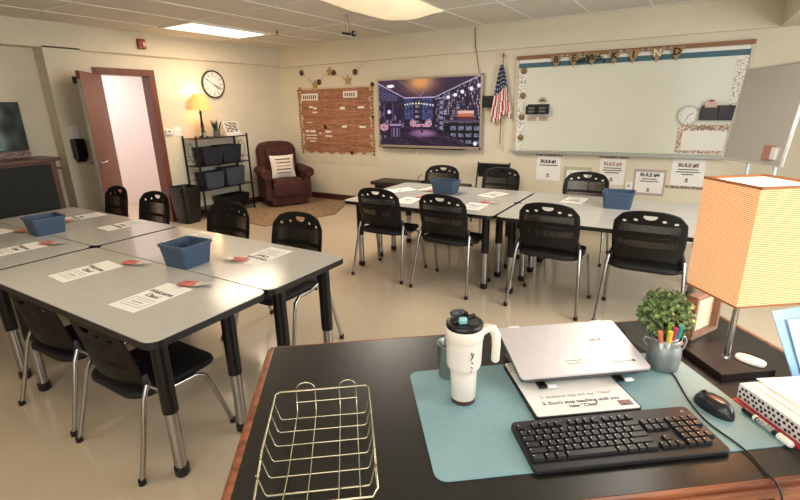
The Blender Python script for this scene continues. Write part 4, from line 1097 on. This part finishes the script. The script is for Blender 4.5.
# galvanised pitcher + shrub + markers
gp=thing('pitcher','grey galvanised metal pitcher holding pens beside the laptop','pitcher',D(1.235,-.315,ZM),DA)
M_gal=mat('galvanised','8c9190',.45,metal=.55,var=.18,scale=25)
MB().lathe([(.040,0),(.044,.003),(.047,.03),(.047,.062),(.041,.078),(.038,.088),(.043,.104),(.041,.104),(.036,.090),(.036,.03),(0,.03)],32).build('body',M_gal,gp)
MB().tube([(.040,-.0,.092),(.06,-.0,.098),(.068,0,.082),(.062,0,.058),(.046,0,.048)],.0045,8).build('handle',M_gal,gp)
MB().tube([(-.038,.01,.092),(-.058,.015,.10),(-.062,.015,.088),(-.046,.012,.07)],.0035,8).build('handle',M_gal,gp)
tp=thing('topiary_ball','round green artificial boxwood ball sitting in the pitcher','plant',D(1.262,-.262,ZM+.150),DA)
sh_=MB()
for k in range(1100):
    z=random.uniform(-1,1); a=random.uniform(0,2*PI); rr_=math.sqrt(1-z*z); dr=Vector((rr_*math.cos(a),rr_*math.sin(a),z))
    R0=.066*random.uniform(.72,1.06); L_=random.uniform(.016,.026)
    up_=Vector((random.uniform(-1,1),random.uniform(-1,1),random.uniform(-1,1))); t1=(dr.cross(up_)).normalized(); t2=(dr*.75+dr.cross(t1)*.8).normalized()
    p=dr*R0; sh_.add([p,p+t2*L_*.5+t1*L_*.38,p+t2*L_,p+t2*L_*.5-t1*L_*.38],[(0,1,2,3)])
sh_.build('foliage',mat('box_leaf','3a5f2c',.5,var=.6,scale=70,color2='a3b878'),tp)
MB().lathe([(0,-.045),(.035,-.03),(.047,0),(.035,.03),(0,.045)],14,caps=False).build('core',mat('core_dark','22351a',.9),tp)
MB().tube([(0,-.02,-.11),(0,0,-.03)],.004,6).build('stem',M_brown,tp)
for k,(x,y,c_,lb) in enumerate(((-.024,-.024,'e0785a','orange'),(-.008,-.032,'e6c93c','yellow'),(.008,-.024,'b8386e','magenta'),(.020,-.024,'2f9c8c','teal'),(.004,-.012,'7fa83a','lime green'))):
    t=thing('marker_pen','%s capped marker standing in the galvanised pitcher'%lb,'marker',D(1.235,-.315,ZM+.032),DA,'markers in the pitcher',rot=None)
    pm=mat('pen_'+lb.replace(' ','_'),c_,.4)
    b0=(x*.5,y*.5,0); tp0=(x*1.5-.016,y*1.4-.004,.110+.004*k)
    mid=tuple(a*.35+b_*.65 for a,b_ in zip(b0,tp0))
    MB().tube([b0,mid],.0058,10).build('barrel',M_white,t); MB().tube([mid,tp0],.0068,10).build('cap',pm,t)
# lamp
dl_=thing('desk_lamp','lit lamp with square orange woven shade on a dark wooden base','lamp',D(1.440,-.325,DZT),DA)
M_lb=mat('lamp_base_wood','20140f',.3,var=.25,scale=12,stretch=(1,8,8))
MB().b2((-.088,-.088,0),(.088,.088,.024)).build('base',M_lb,dl_,bevel=.002)
MB().tube([(.0,0,.024),(.0,0,.235)],.0085,14).lathe([(.014,.024),(.012,.03)],14).build('pole',M_chrome,dl_)
MB().tube([(0,0,.215),(.03,-.0,.215)],.003,8).lathe([(.0,-.009),(.009,-.004),(.009,.004),(0,.009)],12,(.033,0,.215),caps=False).build('switch_knob',M_chrome,dl_)
def shademat():
    m=bpy.data.materials.new('woven_shade'); m.use_nodes=True; nt=m.node_tree; N=nt.nodes; L=nt.links; b=N['Principled BSDF']
    tcn=N.new('ShaderNodeTexCoord'); 
    wv=N.new('ShaderNodeTexWave'); wv.wave_type='BANDS'; wv.bands_direction='Z'; wv.inputs['Scale'].default_value=62; wv.inputs['Distortion'].default_value=.9; wv.inputs['Detail'].default_value=1; wv.inputs['Detail Scale'].default_value=4
    L.new(tcn.outputs['Object'],wv.inputs['Vector'])
    nz=N.new('ShaderNodeTexNoise'); nz.inputs['Scale'].default_value=260; L.new(tcn.outputs['Object'],nz.inputs['Vector'])
    ad=N.new('ShaderNodeMath'); ad.operation='MULTIPLY_ADD'; L.new(nz.outputs['Fac'],ad.inputs[0]); ad.inputs[1].default_value=.5; L.new(wv.outputs['Fac'],ad.inputs[2])
    rp=N.new('ShaderNodeValToRGB'); L.new(ad.outputs[0],rp.inputs[0]); rp.color_ramp.elements[0].position=.35; rp.color_ramp.elements[1].position=1.0
    rp.color_ramp.elements[0].color=(*lin('c07a4a'),1); rp.color_ramp.elements[1].color=(*lin('ffcf9c'),1)
    L.new(rp.outputs[0],b.inputs['Base Color']); L.new(rp.outputs[0],b.inputs['Emission Color']); b.inputs['Emission Strength'].default_value=.40; b.inputs['Roughness'].default_value=.9
    return m
M_sh=shademat()
s=MB(); a=.098; z0,z1=.238,.575; tk=.003
for (xa,ya,xb,yb) in ((-a,-a,a,-a+tk),(-a,a-tk,a,a),(-a,-a+tk,-a+tk,a-tk),(a-tk,-a+tk,a,a-tk)): s.b2((xa,ya,z0),(xb,yb,z1))
s.build('lamp_shade',M_sh,dl_)
for zz in (z0,z1-.006):
    s=MB()
    for (xa,ya,xb,yb) in ((-a,-a,a,-a+.004),(-a,a-.004,a,a),(-a,-a,-a+.004,a),(a-.004,-a,a,a)): s.b2((xa-.001,ya-.001,zz),(xb+.001,yb+.001,zz+.006))
    s.build('shade_trim',mat('shade_trim','a8693a',.8),dl_)
MB().b2((-a+.003,-a+.003,z1-.010),(a-.003,a-.003,z1-.007)).build('top_diffuser',mat('diffuser_white','fff4e2',.8,var=.01,emit=1.3),dl_)
MB().lathe([(0,.33),(.02,.34),(.03,.37),(.022,.40),(.0,.41)],14,caps=False).build('bulb',mat('bulb2','fff0d8',.5,emit=25),dl_)
MB().tube([(-a,0,.555),(0,0,.50),(a,0,.555)],.002,6).build('harp',M_chrome,dl_)
for zz,e_ in ((.45,3.0),(.30,1.2)):
    L_=bpy.data.lights.new('desk_lamp_light','POINT'); L_.energy=e_; L_.color=(1,.78,.52); L_.shadow_soft_size=.03
    o=bpy.data.objects.new('desk_lamp_light',L_); COL.objects.link(o); o.location=D(1.440,-.325,DZT+zz)
# white remote on lamp base
wr=thing('white_remote','white oval plastic device lying on the lamp base','device',D(1.488,-.362,DZT+.024),DA+R_(-62))
MB().prism([(.040*math.copysign(abs(math.cos(t_))**.7,math.cos(t_)),.023*math.copysign(abs(math.sin(t_))**.8,math.sin(t_))) for t_ in [i*PI/12 for i in range(24)]],0,.012).build('body',M_white,wr,bevel=.004)
MB().lathe([(.010,.0),(.010,.0006)],16,(-.018,0,.0125)).build('button',mat('button_white','dcdad6',.4),wr)
# wooden frame behind the plant
wfm=thing('wooden_frame','light wooden box frame standing behind the green ball and lamp','frame',D(1.515,-.145,DZT),DA+R_(24))
f=MB(); f.b2((-.085,0,0),(.085,.035,.014)); f.b2((-.085,0,.146),(.085,.035,.16)); f.b2((-.085,0,.014),(-.071,.035,.146)); f.b2((.071,0,.014),(.085,.035,.146))
f.build('frame',mat('pale_wood','7d6450',.6,var=.2,scale=12),wfm,bevel=.002)
MB().b2((-.071,.022,.014),(.071,.03,.146)).build('panel',mat('cream_panel','d8cdb0',.7),wfm)
pe=thing('eraser','small pink eraser on the desk by the wooden frame','eraser',D(1.372,-.205,DZT),DA+R_(20))
MB().b2((-.02,-.009,0),(.02,.009,.012)).build('body',mat('pink_rubber','d08a7c',.7),pe,bevel=.003)
# blue acrylic holder with paper
bh=thing('sign_holder','translucent blue stand holding a pale blue notepad at the right edge','holder',D(1.552,-.452,DZT),DA)
M_blue=mat('acrylic_blue','7fb4dc',.2,var=.03,trans=.25)
def lean(p,th):
    n_=(Vector(p[1])-Vector(p[0])).cross(Vector(p[3])-Vector(p[0])).normalized()*th
    q_=[Vector(k) for k in p]; return MB().add([k-n_ for k in q_]+[k+n_ for k in q_],[(0,3,2,1),(4,5,6,7),(0,1,5,4),(1,2,6,5),(2,3,7,6),(3,0,4,7)])
lean([(0,0,0),(.20,0,0),(.20,.075,.22),(-.052,.072,.20)],.0015).build('back_plate',M_blue,bh)
MB().b2((-.01,-.035,0),(.20,.03,.004)).build('foot_plate',M_blue,bh)
lean([(.025,-.004,.004),(.19,-.004,.004),(.19,.056,.185),(-.012,.056,.178)],.001).build('notepad',mat('pad_blue','b4d2e4',.7,var=.02),bh)
for k in range(7):
    zz=.150-.020*k; yy=-.004+.06*(zz-.004)/.178-.0022
    lean([(.03-.015*zz/.18,yy,zz),(.03+(.12 if k!=1 else .06),yy,zz),(.03+(.12 if k!=1 else .06),yy+.0009,zz+.0026),(.03-.015*zz/.18,yy+.0009,zz+.0026)],.0002).build('pad_line',mat('line_blue','7a98ac',.7),bh)
# binder
bn=thing('binder','white ring binder with black dots and papers on top at the right','binder',D(1.335,-.79,DZT+.004),DA)
M_bw=mat('binder_white','e4e0da',.4,var=.01)
m_=MB().b2((0,0,0),(.27,.30,.003)); m_.b2((0,0,.003),(.003,.30,.040)); m_.b2((0,0,.040),(.27,.30,.043)); m_.build('cover',M_bw,bn)
s=MB(); rr=random.Random(5)
for k in range(15):
    for j in range(2):
        s.lathe([(.0042,0),(.0042,.0006)],10,(0,0,0)); 
s=MB()
for k in range(66):
    yy=.008+(k//3)*.0133+rr.uniform(-.002,.002)+(.006 if k%3==1 else 0); zz=.008+.0125*(k%3)+rr.uniform(-.0015,.0015)
    m2=MB().lathe([(.0042,0),(.0042,.0007)],10).xf(T(-.0002,yy,zz)@RY(-90)); s.add(m2.v,m2.f)
s.build('dots',M_ink,bn)
MB().b2((.006,.004,.004),(.262,.294,.036)).build('inner_pages',M_paper,bn)
for k,(dx,dy,an) in enumerate(((.02,.0,2),(.035,.012,-4),(.05,-.01,5))):
    lb=('lowest','middle','topmost')[k]
    o=tag(MB().box((0,0,0),(.216,.279,.0015)).build('loose_paper',M_paper),'loose white sheet lying on the dotted binder, %s of the three'%lb,'paper',group='papers on the binder')
    o.location=D(1.335+.12+dx,-.79+.15+dy,DZT+.004+.0445+k*.0022); o.rotation_euler=(0,0,DA+R_(an))
rf=tag(MB().b2((0,0,0),(.25,.29,.003)).build('red_folder',mat('red_folder','b02838',.5)),'red folder showing from under the dotted binder','folder'); rf.location=D(1.318,-.785,DZT+.0005); rf.rotation_euler=(0,0,DA)
# black marker
mk_=thing('dry_erase_marker','black dry erase marker with white cap lying beside the binder','marker',D(1.302,-.615,ZM+.0075),DA)
MB().tube([(.0,.065,0),(0,-.04,0)],.0075,14).build('barrel',M_black,mk_)
MB().tube([(0,-.038,0),(0,-.07,0),(0,-.074,0)],[.0085,.0085,.006],14).build('cap',M_white,mk_); MB().tube([(0,.032,0),(0,.024,0)],.0078,14).build('white_band',M_white,mk_)
MB().tube([(0,.020,0),(0,-.025,0)],.0077,14).build('label_band',mat('marker_label','3a3a3e',.5,var=.6,scale=300,color2='d0d0d0'),mk_)
